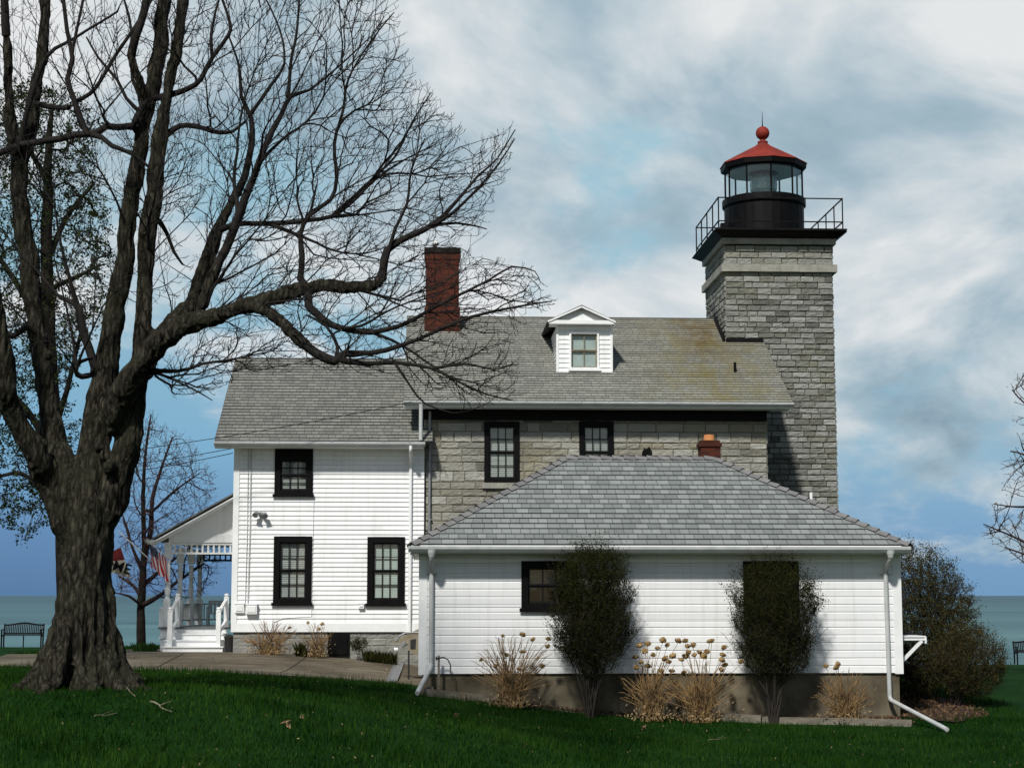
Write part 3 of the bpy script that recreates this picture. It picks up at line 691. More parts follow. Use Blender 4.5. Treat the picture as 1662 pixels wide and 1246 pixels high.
mb = MB(); x = PX(1193, 600, 41.6); zz = roofz(41.6); mb.tube([(x, 41.6, zz - .05), (x, 41.6, zz + .25)], .035, 8); mb.build('vent_pipe', M['iron'], house)

# ================================================================ LIGHTHOUSE
TY = 43.4; bz = -.3
tower = thing('lighthouse', (8.8, 44.9, bz), 'square grey limestone lighthouse tower with red domed lantern roof and black gallery', 'lighthouse')
t0, t1 = PX(1179.5, 600, TY), PX(1354.5, 600, TY); top = PZ(1262, 399, TY); TB = TY + 3.05
tcx = (t0 + t1) / 2; tcy = (TY + TB) / 2
mb = MB()
z1_ = PZ(1262, 442, TY); z2_ = PZ(1262, 430, TY)
for (o_, d_, n_, L, sdn) in (((t0, TY, 0), (1, 0, 0), (0, -1, 0), t1 - t0, 21), ((t0, TB, 0), (0, -1, 0), (-1, 0, 0), TB - TY, 22), ((t1, TY, 0), (0, 1, 0), (1, 0, 0), TB - TY, 23), ((t1, TB, 0), (-1, 0, 0), (0, 1, 0), t1 - t0, 24)):
    masonry(mb, o_, d_, n_, 0, L, bz, z1_, (.125, .17), (.20, .50), seed=sdn, proud=(.012, .032)); masonry(mb, o_, d_, n_, 0, L, z2_, top, (.14, .19), (.24, .5), seed=sdn + 9, proud=(.012, .04))
mb.build('shaft', M['tstone'], tower)
mb = MB(); mb.box(t0 + .012, t1 - .012, TY + .012, TB - .012, bz, top); mb.build('shaft_core', M['mortar'], tower)
mb = MB(); 
n = 6
for k in range(n):
    a, b = t0 - .11 + (t1 - t0 + .22) * k / n, t0 - .11 + (t1 - t0 + .22) * (k + 1) / n; mb.box(a + .003, b - .003, TY - .11, TY + .02, z1_ + .002 * (k % 2), z2_)
for k in range(5):
    a, b = TY + .02 + (TB - TY + .09) * k / 5, TY + .02 + (TB - TY + .09) * (k + 1) / 5
    mb.box(t0 - .11, t0 + .02, a + .003, b - .003, z1_ + .002 * (k % 2), z2_); mb.box(t1 - .02, t1 + .11, a + .003, b - .003, z1_, z2_)
mb.build('string_course', M['trimstone'], tower)
z3 = PZ(1262, 397, TY); z4 = PZ(1262, 388, TY)
mb = MB(); mb.box(t0 - .09, t1 + .09, TY - .09, TB + .09, z3, z4); mb.build('cornice', M['trimstone'], tower)
# gallery
gh = (PX(1375, 371, 42.95) - tcx); gz = PZ(1262, 370, 42.95); gy0, gy1 = 42.95, 46.8
mb = MB()
def ring(dz, off): return [(t0 - off, TY - off, dz), (t1 + off, TY - off, dz), (t1 + off, TB + off, dz), (t0 - off, TB + off, dz)]
mb.poly8(ring(z4, .10) + ring(z4 + .12, .30)); mb.poly8(ring(z4 + .1201, .31) + ring(gz - .05, .34))
mb.box(tcx - gh, tcx + gh, gy0, gy1, gz - .05, gz)
mb.build('gallery_deck', M['iron'], tower)
mb = MB(); r0x, r1x, r0y, r1y = tcx - gh + .09, tcx + gh - .09, gy0 + .09, gy1 - .09; rh = .80
cs = [(r0x, r0y), (r1x, r0y), (r1x, r1y), (r0x, r1y)]
for (a, b) in zip(cs, cs[1:] + cs[:1]):
    for hh in (.19, rh): mb.bar((a[0], a[1], gz + hh), (b[0], b[1], gz + hh), .028)
    front = a[1] == b[1]
    for k in range(0, 5 if not front else 5):
        x, y = a[0] + (b[0] - a[0]) * k / (4 if not front else 4), a[1] + (b[1] - a[1]) * k / 4
        if front and k in (1, 2, 3) and a[1] < 44: continue
        mb.tube([(x, y, gz), (x, y, gz + rh + .02)], .018, 6)
mb.build('gallery_railing', M['iron'], tower)
# lantern
lc = P(1240, 345, 44.75); LX, LYc = lc.x, 44.75; n10 = 10; rt = math.pi / 10
lr = PX(1305, 345, LYc) - LX
zg0, zg1 = PZ(1240, 324, LYc), PZ(1240, 274, LYc)
zg0 -= .02
mb = MB(); mb.lathe((LX, LYc, gz), [(lr * .98, 0), (lr * .98, zg0 - gz - .25), (lr * 1.03, zg0 - gz - .2), (lr * 1.03, zg0 - gz - .03), (lr * .97, zg0 - gz)], 30, rot=rt)
drum = mb.build('lantern_base', M['iron'], tower)
mb = MB(); mb.box(LX - lr * 1.12, LX - lr * .9, LYc - .3, LYc - .1, gz + .2, gz + .45); mb.build('vent_box', M['iron'], tower)
for k in range(n10):
    mb = MB(); a = 2 * math.pi * k / n10 + rt; x, y = LX + lr * .95 * math.cos(a), LYc + lr * .95 * math.sin(a); mb.tube([(x, y, zg0), (x, y, zg1 + .12)], .026, 6); mb.build('glazing_bar', M['iron'], tower)
for k in range(n10):
    a, b = 2 * math.pi * k / n10 + rt, 2 * math.pi * (k + 1) / n10 + rt; mb = MB(); q = lr * .95
    p0, p1 = Vector((LX + q * math.cos(a), LYc + q * math.sin(a), 0)), Vector((LX + q * math.cos(b), LYc + q * math.sin(b), 0)); w = (p1 - p0) * .03
    p0 += w; p1 -= w
    mb.face([(p0.x, p0.y, zg0), (p1.x, p1.y, zg0), (p1.x, p1.y, zg1 + .1), (p0.x, p0.y, zg1 + .1)]); mb.build('lantern_pane', M['glass'], tower)
mb = MB(); mb.lathe((LX, LYc, zg0 - .02), [(.30, 0), (.30, .12), (.36, .15), (.30, .2), (.36, .28), (.37, .42), (.36, .58), (.30, .66), (.2, .74), (.12, .8)], 16)
mb.build('beacon_lens', M['lens'], tower)
mb = MB(); mb.lathe((LX, LYc, zg0 - .02 + .74), [(.40, 0), (.40, .04), (.12, .09)], 16); mb.build('lens_cap', M['iron'], tower)
zr = PZ(1240, 272, LYc); zn = PZ(1240, 238, LYc); er = PX(1307, 272, LYc) - LX
mb = MB(); mb.lathe((LX, LYc, 0), [(er * .86, zr - .16), (er * 1.0, zr - .10), (er * 1.015, zr + .03)], n10, rot=rt); mb.build('lantern_eave', M['iron'], tower)
mb = MB(); mb.lathe((LX, LYc, 0), [(er * .84, zr - .168), (er * .84, zr - .161)], n10, rot=rt); mb.build('lantern_ceiling', M['trimwhite'], tower)
mb = MB(); mb.lathe((LX, LYc, 0), [(er * 1.03, zr + .03), (er * 1.02, zr + .055), (er * .62, zr + .055 + (zn - zr) * .44), (.22, zn), (.20, zn)], n10, rot=rt); mb.build('lantern_roof', M['red'], tower)
mb = MB(); zb = PZ(1240, 216.5, LYc); 
prof = [(.19, zn - .02), (.19, zn + .03), (.12, zn + .06), (.14, zn + .09), (.14, zn + .13), (.10, zn + .15)]
br = .185
for k in range(11): a = -math.pi / 2 + .35 + (math.pi - .35) * k / 10; prof.append((max(br * math.cos(a), .012), zb + br * math.sin(a)))
mb.lathe((LX, LYc, 0), prof, 20); mb.build('ventilator_ball', M['red'], tower, True)
mb = MB(); mb.tube([(LX, LYc, zb + br - .02), (LX, LYc, zb + br + .06), (LX, LYc, zb + br + .42)], [.025, .014, .005], 6); mb.build('lightning_rod', M['iron'], tower)
mb = MB(); z = PZ(1179, 553, TY); mb.box(t0 - .02, PX(1238, 553, TY) , TY - .09, TY - .045, z - .03, z + .06)
yy1 = SRY; mb.poly8([(t0 - .1, TY - .05, roofz(TY) + .0), (t0 - .05, TY - .05, roofz(TY)), (t0 - .05, yy1, roofz(yy1)), (t0 - .1, yy1, roofz(yy1)), (t0 - .07, TY - .05, roofz(TY) + .12), (t0 - .045, TY - .05, roofz(TY) + .12), (t0 - .045, yy1, roofz(yy1) + .12), (t0 - .07, yy1, roofz(yy1) + .12)])
mb.build('flashing', M['iron'], tower)

# ================================================================ GARAGE
YG = 33.0
g0, g1 = PX(682, 1000, YG), PX(1461, 1000, YG); gzb, gzt = PZ(1070, 1092, YG), PZ(1070, 893, YG)
gar = thing('garage', ((g0 + g1) / 2, YG, -.4), 'low white sided garage with broad blue grey hip roof and concrete foundation', 'garage')
GE = .42; gey = YG - GE; gez = PZ(1070, 884, gey); gex0, gex1 = PX(668, 884, gey), PX(1476, 884, gey)
hd = 3.17; gry = gey + hd; grz = PZ(1040, 743, gry); GD = 2 * hd - 2 * GE
gw = [(846, 904, 910, 988), (1206, 1296, 910, 1010)]
G_ = [(PX(u0, 950, YG), PX(u1, 950, YG), PZ(u0, v1, YG), PZ(u0, v0, YG)) for u0, u1, v0, v1 in gw]
G_[0] = (G_[0][0], G_[0][0] + (G_[1][1] - G_[1][0]), G_[0][2], G_[0][3])
mb = MB(); e = (gzt - gzb) / 16.
def novelty(mb, o, d, n, s1, holes=()):
    o, d, n = Vector(o), Vector(d), Vector(n)
    def pt(s, t, z): return (o.x + d.x * s + n.x * t, o.y + d.y * s + n.y * t, z)
    for k in range(17):
        z = gzb + k * e; zt = z + e
        cut = []; x = 0
        while x < s1: e_ = min(s1, x + random.uniform(2.2, 4.4)); cut.append((x, e_)); x = e_
        for (p0, q0, p1, q1) in [q for c0, c1 in cut for q in rect_sub((c0 + .0007, z, c1 - .0007, zt), holes)]:
            m = q1 - (q1 - q0) * .22
            jx = random.uniform(-.0015, .0015)
            mb.face([pt(p0, .020 + jx, q0), pt(p1, .020 - jx, q0), pt(p1, .018, m), pt(p0, .018, m)], [(p0, q0), (p1, q0), (p1, m), (p0, m)])
            mb.face([pt(p0, .018, m), pt(p1, .018, m), pt(p1, .002, q1), pt(p0, .002, q1)])
            if abs(q0 - z) < 1e-6: mb.face([pt(p0, 0, q0), pt(p1, 0, q0), pt(p1, .020, q0), pt(p0, .020, q0)])
ghole = [(a - g0 + .06, c + .04, b - g0 - .06, d - .04) for a, b, c, d in G_]
novelty(mb, (g0, YG, 0), (1, 0, 0), (0, -1, 0), g1 - g0, ghole)
novelty(mb, (g1, YG, 0), (0, 1, 0), (1, 0, 0), GD); novelty(mb, (g0, YG + GD, 0), (0, -1, 0), (-1, 0, 0), GD); novelty(mb, (g1, YG + GD, 0), (-1, 0, 0), (0, 1, 0), g1 - g0)
mb.build('wall', M['white'], gar)
for x in (g0, g1):
    for y in (YG, YG + GD): mb = MB(); mb.box(x - (.03 if x == g0 else .13), x + (.13 if x == g0 else .03), y - (.03 if y == YG else .13), y + (.13 if y == YG else .03), gzb - .02, gzt); mb.build('corner_board', M['trimwhite'], gar)
mb = MB(); mb.box(g0 + .04, g1 - .04, YG + .03, YG + .25, -1.0, gzb - .001); mb.box(g0 + .04, g0 + .25, YG + .25, YG + GD - .03, -1, gzb - .001)
mb.box(g1 - .25, g1 - .04, YG + .25, YG + GD - .03, -1, gzb - .001); mb.box(g0 + .25, g1 - .25, YG + GD - .25, YG + GD - .03, -1, gzb - .001)
mb.build('foundation', M['concrete_wall'], gar)
for i, (a, b, c, d) in enumerate(G_): window(gar, a, b, c, d, YG, 3, 1, None, casing=.13, sill=True, depth=.12)
# objects seen through the first garage window: a lamp shade on a shelf is part of the room behind
mb = MB(); gx = G_[0][0]; mb.box(gx + .1, gx + .9, YG + .20, YG + .23, G_[0][2] + .35, G_[0][3] - .12); mb.build('window_board', M['stone'], gar)
mb = MB(); mb.lathe((gx + .42, YG + .17, G_[0][2] + .12), [(.07, 0), (.1, .2), (.12, .3), (.13, .31)], 10); mb.build('bucket', M['black'], gar)
E = [(gex0, gey, gez), (gex1, gey, gez), (gex1, gey + 2 * hd, gez), (gex0, gey + 2 * hd, gez)]; Rl, Rr = (gex0 + hd, gry, grz), (gex1 - hd, gry, grz)
mb = MB(); roof_slope(mb, E[0], E[1], Rl, Rr, .20, .020, 0); roof_slope(mb, E[1], E[2], Rr, Rr, .2, .02, 0); roof_slope(mb, E[2], E[3], Rr, Rl, .2, .02, 0); roof_slope(mb, E[3], E[0], Rl, Rl, .2, .02, 0)
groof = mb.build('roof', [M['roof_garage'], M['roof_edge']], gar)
mb = MB()
def caps(a, b, w=.115, st=.24):
    a, b = Vector(a), Vector(b); L = (b - a).length; n = int(L / st); d = (b - a) / n; hd_ = d.normalized(); side = hd_.cross(Vector((0, 0, 1))).normalized(); upv = side.cross(hd_)
    for k in range(n):
        p, q = a + d * k, a + d * (k + 1.12); lo, hi = upv * .048, upv * .036
        dr = Vector((0, 0, -.055)) if abs(hd_.z) > .1 else Vector((0, 0, -.07))
        mb.poly8([p - side * w + dr + lo * .2, p + side * w + dr + lo * .2, p + side * .02 + lo * .2, p - side * .02 + lo * .2, p - side * w + dr + lo, p + side * w + dr + lo, p + side * .02 + lo * 1.2, p - side * .02 + lo * 1.2]) if False else None
        for sg in (-1, 1):
            A, B, Cc, Dd = p + side * sg * w + dr + lo, p + lo * 1.25, q + hi * .6, q + side * sg * w + dr + hi * .6
            mb.face([A, B, Cc, Dd], [(0, 0), (.2, 0), (.2, .2), (0, .2)], k % 2); mb.face([A - lo * .7, p + lo * .4, B, A], None, 2)
            mb.face([A, Dd, Dd - hi, A - lo], None, 2)
caps(E[0], Rl); caps(E[1], Rr); caps(E[2], Rr); caps(E[3], Rl); caps(Rl, Rr)
capA = varied('ridge_cap_light', (.15, .152, .148), (.22, .222, .215), 5, .9); capB = varied('ridge_cap_dark', (.13, .132, .128), (.19, .192, .188), 5, .9)
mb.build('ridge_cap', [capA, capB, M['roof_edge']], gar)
mb = MB(); mb.box(gex0 + .03, gex1 - .03, gey + .02, YG, gez - .16, gez - .13); mb.box(gex0 + .03, g0, YG, gey + 2 * hd - .02, gez - .16, gez - .13); mb.box(g1, gex1 - .03, YG, gey + 2 * hd - .02, gez - .16, gez - .13)
mb.box(gex0, gex1, gey, gey + .02, gez - .17, gez - .01); mb.box(gex0, gex0 + .02, gey + .02, gey + 2 * hd, gez - .17, gez - .01); mb.box(gex1 - .02, gex1, gey + .02, gey + 2 * hd, gez - .17, gez - .01)
mb.box(g0, g1, YG + .0, YG + .1, gzt - .02, gez - .13)
mb.build('fascia', M['trimwhite'], gar)
mb = MB(); gutter(mb, gex0 - .06, gex1 + .0, gey, gez - .035, .11, .12); mb.build('gutter', M['gutter'], gar)
ux = PX(700, 1000, YG - .08)
s1, s2 = P(697, 1082, YG - .10), gp(677, 1130)
mb = MB(); pipe(mb, arcpts([(ux, gey - .06, gez - .12), (ux, gey - .06, gez - .26), (ux, YG - .08, gez - .48), (ux, YG - .08, s1.z), (s2.x, s2.y, s2.z + .06)], rad=.09), .045, 12)
dsp = mb.build('downspout', M['gutter'], gar)
mb = MB(); mb.lathe((ux, gey - .06, gez - .24), [(.05, 0), (.075, .08), (.08, .14)], 12); mb.build('outlet', M['gutter'], dsp); mb = MB(); mb.box(ux - .1, ux + .1, YG - .05, YG - .02, gez - .56, gez - .53); mb.build('downspout_bracket', M['gutter'], dsp)
ux = PX(1439, 1000, YG - .08); s1 = P(1444, 1135, YG - .1); s2 = gp(1537, 1188)
mb = MB(); pipe(mb, arcpts([(ux, gey - .06, gez - .12), (ux, gey - .06, gez - .26), (ux, YG - .08, gez - .48), (ux + .02, YG - .08, s1.z), (s2.x, s2.y, s2.z + .05)], rad=.09), .042, 12)
dsp = mb.build('downspout', M['gutter'], gar)
mb = MB(); mb.lathe((ux, gey - .06, gez - .24), [(.05, 0), (.075, .08), (.08, .14)], 12); mb.build('outlet', M['gutter'], dsp); mb = MB(); mb.box(ux - .1, ux + .1, YG - .05, YG - .02, gez - .56, gez - .53); mb.build('downspout_bracket', M['gutter'], dsp)
# roof furniture
cy = gry + 1.1; q0, q1 = PX(1136, 730, cy), PX(1171, 730, cy); q2 = PZ(1153, 714, cy)
mb = MB(); mb.box(q0 + .02, q1 - .02, cy, cy + .4, grz - 1, q2 - .14); mb.box(q0 - .01, q1 + .01, cy - .03, cy + .43, q2 - .14, q2 - .06); mb.box(q0 + .03, q1 - .03, cy + .01, cy + .39, q2 - .06, q2)
gch = mb.build('chimney', varied('orange_brick_joint', (.15, .035, .018), (.24, .06, .03), 6, .9) if False else M['brick'], gar)
mb = MB(); cx_ = (q0 + q1) / 2; mb.tube([(cx_, cy + .2, q2 - .02), (cx_, cy + .2, q2 + .13)], [.125, .11], 14); mb.build('flue', M['clay'], gch)
mb = MB(); x = PX(1050, 735, gry + .7); z = PZ(1050, 733, gry + .7)
mb.poly8([(x - .12, gry + .6, z - .15), (x + .06, gry + .5, z - .15), (x + .13, gry + .8, z - .15), (x - .05, gry + .9, z - .15), (x - .12, gry + .6, z - .02), (x + .03, gry + .5, z + .10), (x + .13, gry + .8, z + .0), (x - .03, gry + .9, z + .1)]); mb.tube([(x, gry + .7, grz - .5), (x, gry + .7, z - .1)], .06, 8)
mb.build('roof_vent', M['iron'], gar)
mb = MB(); yv = gry + .35; x = PX(1316, 808, yv); mb.tube([(x, yv, PZ(1316, 830, yv)), (x + .01, yv, PZ(1316, 799, yv))], .032, 10); mb.build('vent_pipe', M['trimwhite'], gar)
# folding bracket on the right wall
mb = MB(); xb0, xb1 = g1 + .03, PX(1499, 1037, YG + .3)
zt_, zb_ = PZ(1480, 1034, YG), PZ(1470, 1076, YG)
for y in (YG + .25, YG + 1.35):
    mb.bar((xb0, y, zt_ - .03), (xb1, y, zt_ - .03), .06, .06); mb.bar((xb0 + .02, y, zb_), (xb1 - .05, y, zt_ - .07), .05, .06); mb.box(xb0 - .02, xb0 + .04, y - .04, y + .04, zb_ - .1, zt_)
mb.box(xb0, xb1 + .02, YG + .2, YG + 1.4, zt_, zt_ + .025); mb.box(xb1, xb1 + .03, YG + .2, YG + 1.4, zt_ - .12, zt_)
mb.build('wall_bracket', M['trimwhite'], gar)

# ================================================================ PORCH
YP = 42.6
porch = thing('porch', (-5.6, YP, .42), 'white porch with turned post, spindle frieze and steps, left of the white wing', 'porch')
def px(u): return PX(u, 950, YP)
def pz(v): return PZ(310, v, YP)
pd = pz(1017); pxl, pxr = px(262), px(379); PB = 46.2
mb = MB(); mb.box(pxl - .05, pxr + .3, YP - .05, PB, pd - .05, pd); mb.build('deck', M['porchgrey'], porch)
mb = MB(); mb.box(pxl, px(282), YP, YP + .05, .3, pd - .05); mb.box(pxl, pxl + .05, YP + .05, PB, .3, pd - .05); mb.box(pxl - .03, px(282), YP - .03, YP, pz(1036), pz(1032)); mb.build('skirt', M['white'], porch)
mb = MB(); sxa, sxb = px(275), px(370); nst = 4; gz0 = T(-5.6, YP - .9)
for k in range(nst):
    z = pd - (pd - gz0) * (k + 1) / (nst + 0) ; zt = pd - (pd - gz0) * k / nst
    y1 = YP - .05 - .27 * k; y0 = y1 - .27
    if k: mb.box(sxa, sxb, y0 + .27, y1 + .27, z - .3 if z - .3 > gz0 - .2 else gz0 - .2, zt - .03)
mb.box(sxa, sxb, YP - .03 - .0, YP - .0, gz0, pd - .05)
mb.build('stair_riser', M['white'], porch)
mb = MB()
for k in range(1, nst):
    zt = pd - (pd - gz0) * k / nst; y1 = YP - .05 - .27 * (k - 1); mb.box(sxa - .02, sxb + .02, y1 - .30, y1, zt - .03, zt)
mb.build('stair_tread', M['trimwhite'], porch)
def turned(x, y, z0, z1, r, name='post'):
    h = z1 - z0; m = MB(); m.box(x - r, x + r, y - r, y + r, z0, z0 + h * .33)
    m.lathe((x, y, z0 + h * .33), [(r * .9, 0), (r * .5, h * .03), (r * .75, h * .06), (r * .85, h * .12), (r * .7, h * .16), (r * .9, h * .18), (r * .62, h * .2), (r * .72, h * .35), (r * .6, h * .42), (r * .85, h * .44), (r * .6, h * .46)], 12)
    m.box(x - r, x + r, y - r, y + r, z0 + h * .80, z1); return m.build(name, M['trimwhite'], porch)
ptop = pz(880)
turned(px(271), YP + .1, pd, ptop, .085)
for (u, yy) in ((292, 43.9), (310, 45.0), (324, 46.0)):
    x = px(271) if False else PX(u, 950, yy); turned(x, yy, pd, ptop - .1, .085)
mb = MB()
mb.box(px(277), pxr, YP + .05, YP + .12, pz(905 - 6), pz(896)); mb.box(px(277), pxr, YP + .05, YP + .12, pz(884), pz(880.5))
k = 0; x = px(280)
while x < pxr - .04: mb.box(x, x + .045, YP + .065, YP + .105, pz(896), pz(884)); x += .135
mb.build('spindle_frieze', M['trimwhite'], porch)
mb = MB(); mb.box(px(300), pxr, 45.95, 46.0, pz(905) - .02, pz(905) + .03); mb.box(px(300), pxr, 45.95, 46.0, pz(896), pz(893)); x = px(300)
while x < pxr: mb.box(x, x + .04, 45.96, 45.99, pz(905), pz(896)); x += .14
mb.build('spindle_frieze', M['iron'], porch)
# gable and rake roof
pe = P(244, 874, YP - .35); pr_ = P(378, 800, YP - .35); sl = (pr_.z - pe.z) / (pr_.x - pe.x)
mb = MB(); mb.box(px(272), pxr + .2, YP + .02, YP + .14, ptop, pz(866)); bl = px(274)
zb_ = pz(866); 
mb.poly8([(bl - .1, YP + .06, zb_), (pxr + .2, YP + .06, zb_), (pxr + .2, YP + .12, zb_), (bl - .1, YP + .12, zb_), (bl + .05, YP + .06, zb_ + .03), (pxr + .2, YP + .06, zb_ + (pxr + .2 - bl) * sl - .05), (pxr + .2, YP + .12, zb_ + (pxr + .2 - bl) * sl - .05), (bl + .05, YP + .12, zb_ + .03)])
mb.build('gable', M['white'], porch)
mb = MB(); xr2 = wx0 - .02
def zr_(x): return pe.z + (x - pe.x) * sl
mb.poly8([(pe.x, YP - .35, pe.z - .04), (xr2, YP - .35, zr_(xr2) - .04), (xr2, PB + .3, zr_(xr2) - .04), (pe.x, PB + .3, pe.z - .04), (pe.x, YP - .35, pe.z), (xr2, YP - .35, zr_(xr2)), (xr2, PB + .3, zr_(xr2)), (pe.x, PB + .3, pe.z)])
mb.build('roof', M['roof_wing'], porch)
mb = MB(); mb.bar((pe.x, YP - .36, pe.z - .13), (xr2, YP - .36, zr_(xr2) - .13), .03, .19, up=(0, 1, 0)); 
mb.poly8([(pe.x + .03, YP - .34, pe.z - .16), (xr2, YP - .34, zr_(xr2) - .16), (xr2, YP + .05, zr_(xr2) - .16), (pe.x + .03, YP + .05, pe.z - .16), (pe.x + .03, YP - .34, pe.z - .14), (xr2, YP - .34, zr_(xr2) - .14), (xr2, YP + .05, zr_(xr2) - .14), (pe.x + .03, YP + .05, pe.z - .14)])
mb.build('rake_board', M['trimwhite'], porch)
mb = MB(); mb.box(px(274), pxr + .2, YP + .15, PB, ptop - .02, ptop + .0); mb.build('ceiling', M['white'], porch)
# railings & newels
def newel(x, y, z0, z1):
    m = MB(); m.box(x - .055, x + .055, y - .055, y + .055, z0, z1 - .1); m.lathe((x, y, z1 - .1), [(.07, 0), (.07, .02), (.035, .035), (.06, .06), (.055, .09), (.02, .105)], 12); m.build('newel_post', M['trimwhite'], porch)
for u in (285, 362): newel(px(u), YP - .75, gz0 + .1, P(u, 985, YP - .75).z); 
for u in (290, 369): newel(px(u), YP - .1, pd, P(u, 963, YP - .1).z)
for ua, ub in ((285, 290), (362, 369)):
    mb = MB(); a, b = Vector((px(ua), YP - .75, P(285, 994, YP - .75).z)), Vector((px(ub), YP - .1, P(285, 972, YP - .1).z)); mb.bar(a, b, .07, .06); mb.bar(a - Vector((0, 0, .5)), b - Vector((0, 0, .5)), .06, .05); mb.build('handrail', M['trimwhite'], porch)
newel(px(263), YP + .05, pd, pz(985))
mb = MB(); za, zb_ = pz(981), pz(1008)
def rail(a, b):
    a, b = Vector(a), Vector(b); 
    for z in (za, zb_): mb.bar((a.x, a.y, z), (b.x, b.y, z), .05, .04)
    n = int((b - a).length / .13)
    for k in range(n + 1): p = a.lerp(b, k / n); mb.box(p.x - .014, p.x + .014, p.y - .014, p.y + .014, zb_, za)
rail((PX(292, 950, 43.9), 43.9, 0), (PX(324, 950, 46), 46.0, 0)); rail((PX(324, 950, 46), 46.0, 0), (pxr + .2, 46.0, 0))
rail((px(271), YP + .2, 0), (PX(292, 950, 43.9), 43.9, 0))
mb.build('railing', M['gutter'], porch)
# small chair on the porch
def small_chair(name, c, label):
    t = thing(name, c, label, 'chair'); x, y, z = c
    for dx in (-.22, .22):
        m = MB()
        for dy in (-.2, .2): m.box(x + dx - .02, x + dx + .02, y + dy - .02, y + dy + .02, z, z + (.62 if dy > 0 else .45))
        m.box(x + dx - .025, x + dx + .025, y - .24, y + .22, z + .45, z + .48); m.build('end_frame', M['gutter'], t)
    m = MB(); m.box(x - .2, x + .2, y - .22, y + .2, z + .28, z + .31); m.build('seat', M['gutter'], t)
    m = MB()
    for k in range(5): m.box(x - .19 + k * .09, x - .14 + k * .09, y + .19, y + .21, z + .31, z + .60)
    m.box(x - .22, x + .22, y + .185, y + .215, z + .58, z + .63); m.build('backrest', M['gutter'], t)
small_chair('porch_chair', (PX(352, 980, 45.2), 45.2, pd), 'grey slatted armchair on the porch beyond the steps')
# porch eave lamp
lamp = thing('porch_lamp', P(243, 876, YP - .45), 'small white bowl lamp hanging at the porch roof corner', 'lamp'); l0 = P(243, 880, YP - .45)
mb = MB(); mb.lathe(l0, [(.05, -.04), (.10, 0), (.13, .05), (.14, .06)], 14); mb.build('lamp_shade', M['trimwhite'], lamp)
mb = MB(); mb.tube([l0 + Vector((0, 0, .05)), l0 + Vector((.02, .08, .12)), l0 + Vector((.12, .2, .12))], .012, 6); mb.build('bracket', M['iron'], lamp)

# ================================================================ FLAGS
def f_flag(t):
    tc = t.n('ShaderNodeTexCoord'); s = t.n('ShaderNodeSeparateXYZ', {0: (tc, 2)})
    st = t.math('GREATER_THAN', t.math('FRACT', t.math('MULTIPLY', (s, 1), 6.5)), .5)
    c = t.mix(st, C(.62, .02, .03), C(.85, .84, .82))
    can = t.math('MULTIPLY', t.math('LESS_THAN', (s, 0), .4), t.math('GREATER_THAN', (s, 1), .46))
    vo = t.n('ShaderNodeTexVoronoi', {'Vector': (tc, 2), 'Scale': 16., 'Randomness': 0.})
    star = t.mix(t.math('LESS_THAN', (vo, 0), .22), C(.01, .015, .06), C(.7, .7, .7))
    c = t.mix(can, out2(c), out2(star)); d = t.n('ShaderNodeBsdfDiffuse', {0: out2(c)}); tr = t.n('ShaderNodeBsdfTranslucent', {0: out2(c)})
    return t.n('ShaderNodeMixShader', {0: .25, 1: d, 2: tr})
M['usflag'] = mat('stars_and_stripes_cloth', f_flag)
def cloth(a, b, drop, n=16, m=12, wave=.05, lean=(0, 0, 0)):   # a-b along the pole; hangs down
    a, b = Vector(a), Vector(b); mb = MB(); G = []
    for i in range(n + 1):
        row = []
        for j in range(m + 1):
            p = a.lerp(b, i / n) + Vector((0, 0, -drop * j / m)) + Vector(lean) * (j / m); f = j / m
            p += Vector((.03 * math.sin(i * .9 + j * .4) * f, wave * math.sin(i * 1.1 + 1.3 * f) * (.3 + f), .02 * math.sin(i * 1.3) * f)); row.append(p)
        G.append(row)
    for i in range(n):
        for j in range(m):
            uv = [((j + dj) / m, 1 - (i + di) / n) for di, dj in ((0, 0), (1, 0), (1, 1), (0, 1))]
            mb.face([G[i][j], G[i + 1][j], G[i + 1][j + 1], G[i][j + 1]], uv)
    return mb, G
pa, pb = P(238, 874, 42.3), P(270, 904, 42.6)
fl = thing('american_flag', pb, 'stars and stripes flag on a short white pole beside the porch post', 'flag')
mb = MB(); mb.tube([pb + Vector((.05, .02, -.03)), pa], .014, 8); mb.build('flagpole', M['trimwhite'], fl)
mb, _ = cloth(P(241, 880, 42.33), P(268, 905, 42.56), .72, lean=(.10, 0, .12)); mb.build('flag_cloth', M['usflag'], fl)
pa, pb = P(192, 862, 42.2), P(268, 930, 42.55)
f2 = thing('welcome_flag', pb, 'cream and dark red welcome flag half hidden behind the big trunk', 'flag')
mb = MB(); mb.tube([pb, pa], .014, 8); mb.build('flagpole', M['trimwhite'], f2)
# cloth hangs from the pole tip behind the trunk
c1_, c2_, c3_, c4_ = P(160, 905, 42.2), P(196, 888, 42.3), P(212, 938, 42.35), P(168, 925, 42.25)
cream = varied('cream_cloth', (.42, .38, .30), (.52, .48, .40), 4, .9); dred = varied('dark_red_cloth', (.10, .010, .010), (.16, .016, .014), 4, .9)
def bil(u, v): return (c1_ * (1 - u) + c2_ * u) * (1 - v) + (c4_ * (1 - u) + c3_ * u) * v + Vector((0, .03 * math.sin(6 * u + 3 * v), 0))
mb = MB(); NN = 10
for i in range(NN):
    for j in range(NN): mb.face([bil(i / NN, j / NN), bil(i / NN, (j + 1) / NN), bil((i + 1) / NN, (j + 1) / NN), bil((i + 1) / NN, j / NN)], None, 0 if j < 4 else 1)
fc = mb.build('flag_cloth', [dred, cream], f2)
tcu = bpy.data.curves.new('lettering', 'FONT'); tcu.body = 'WELCOME'; tcu.size = .34; tcu.align_x = 'RIGHT'; tcu.extrude = .002; tcu.offset = .006
tob = bpy.data.objects.new('lettering', tcu); COL.objects.link(tob)
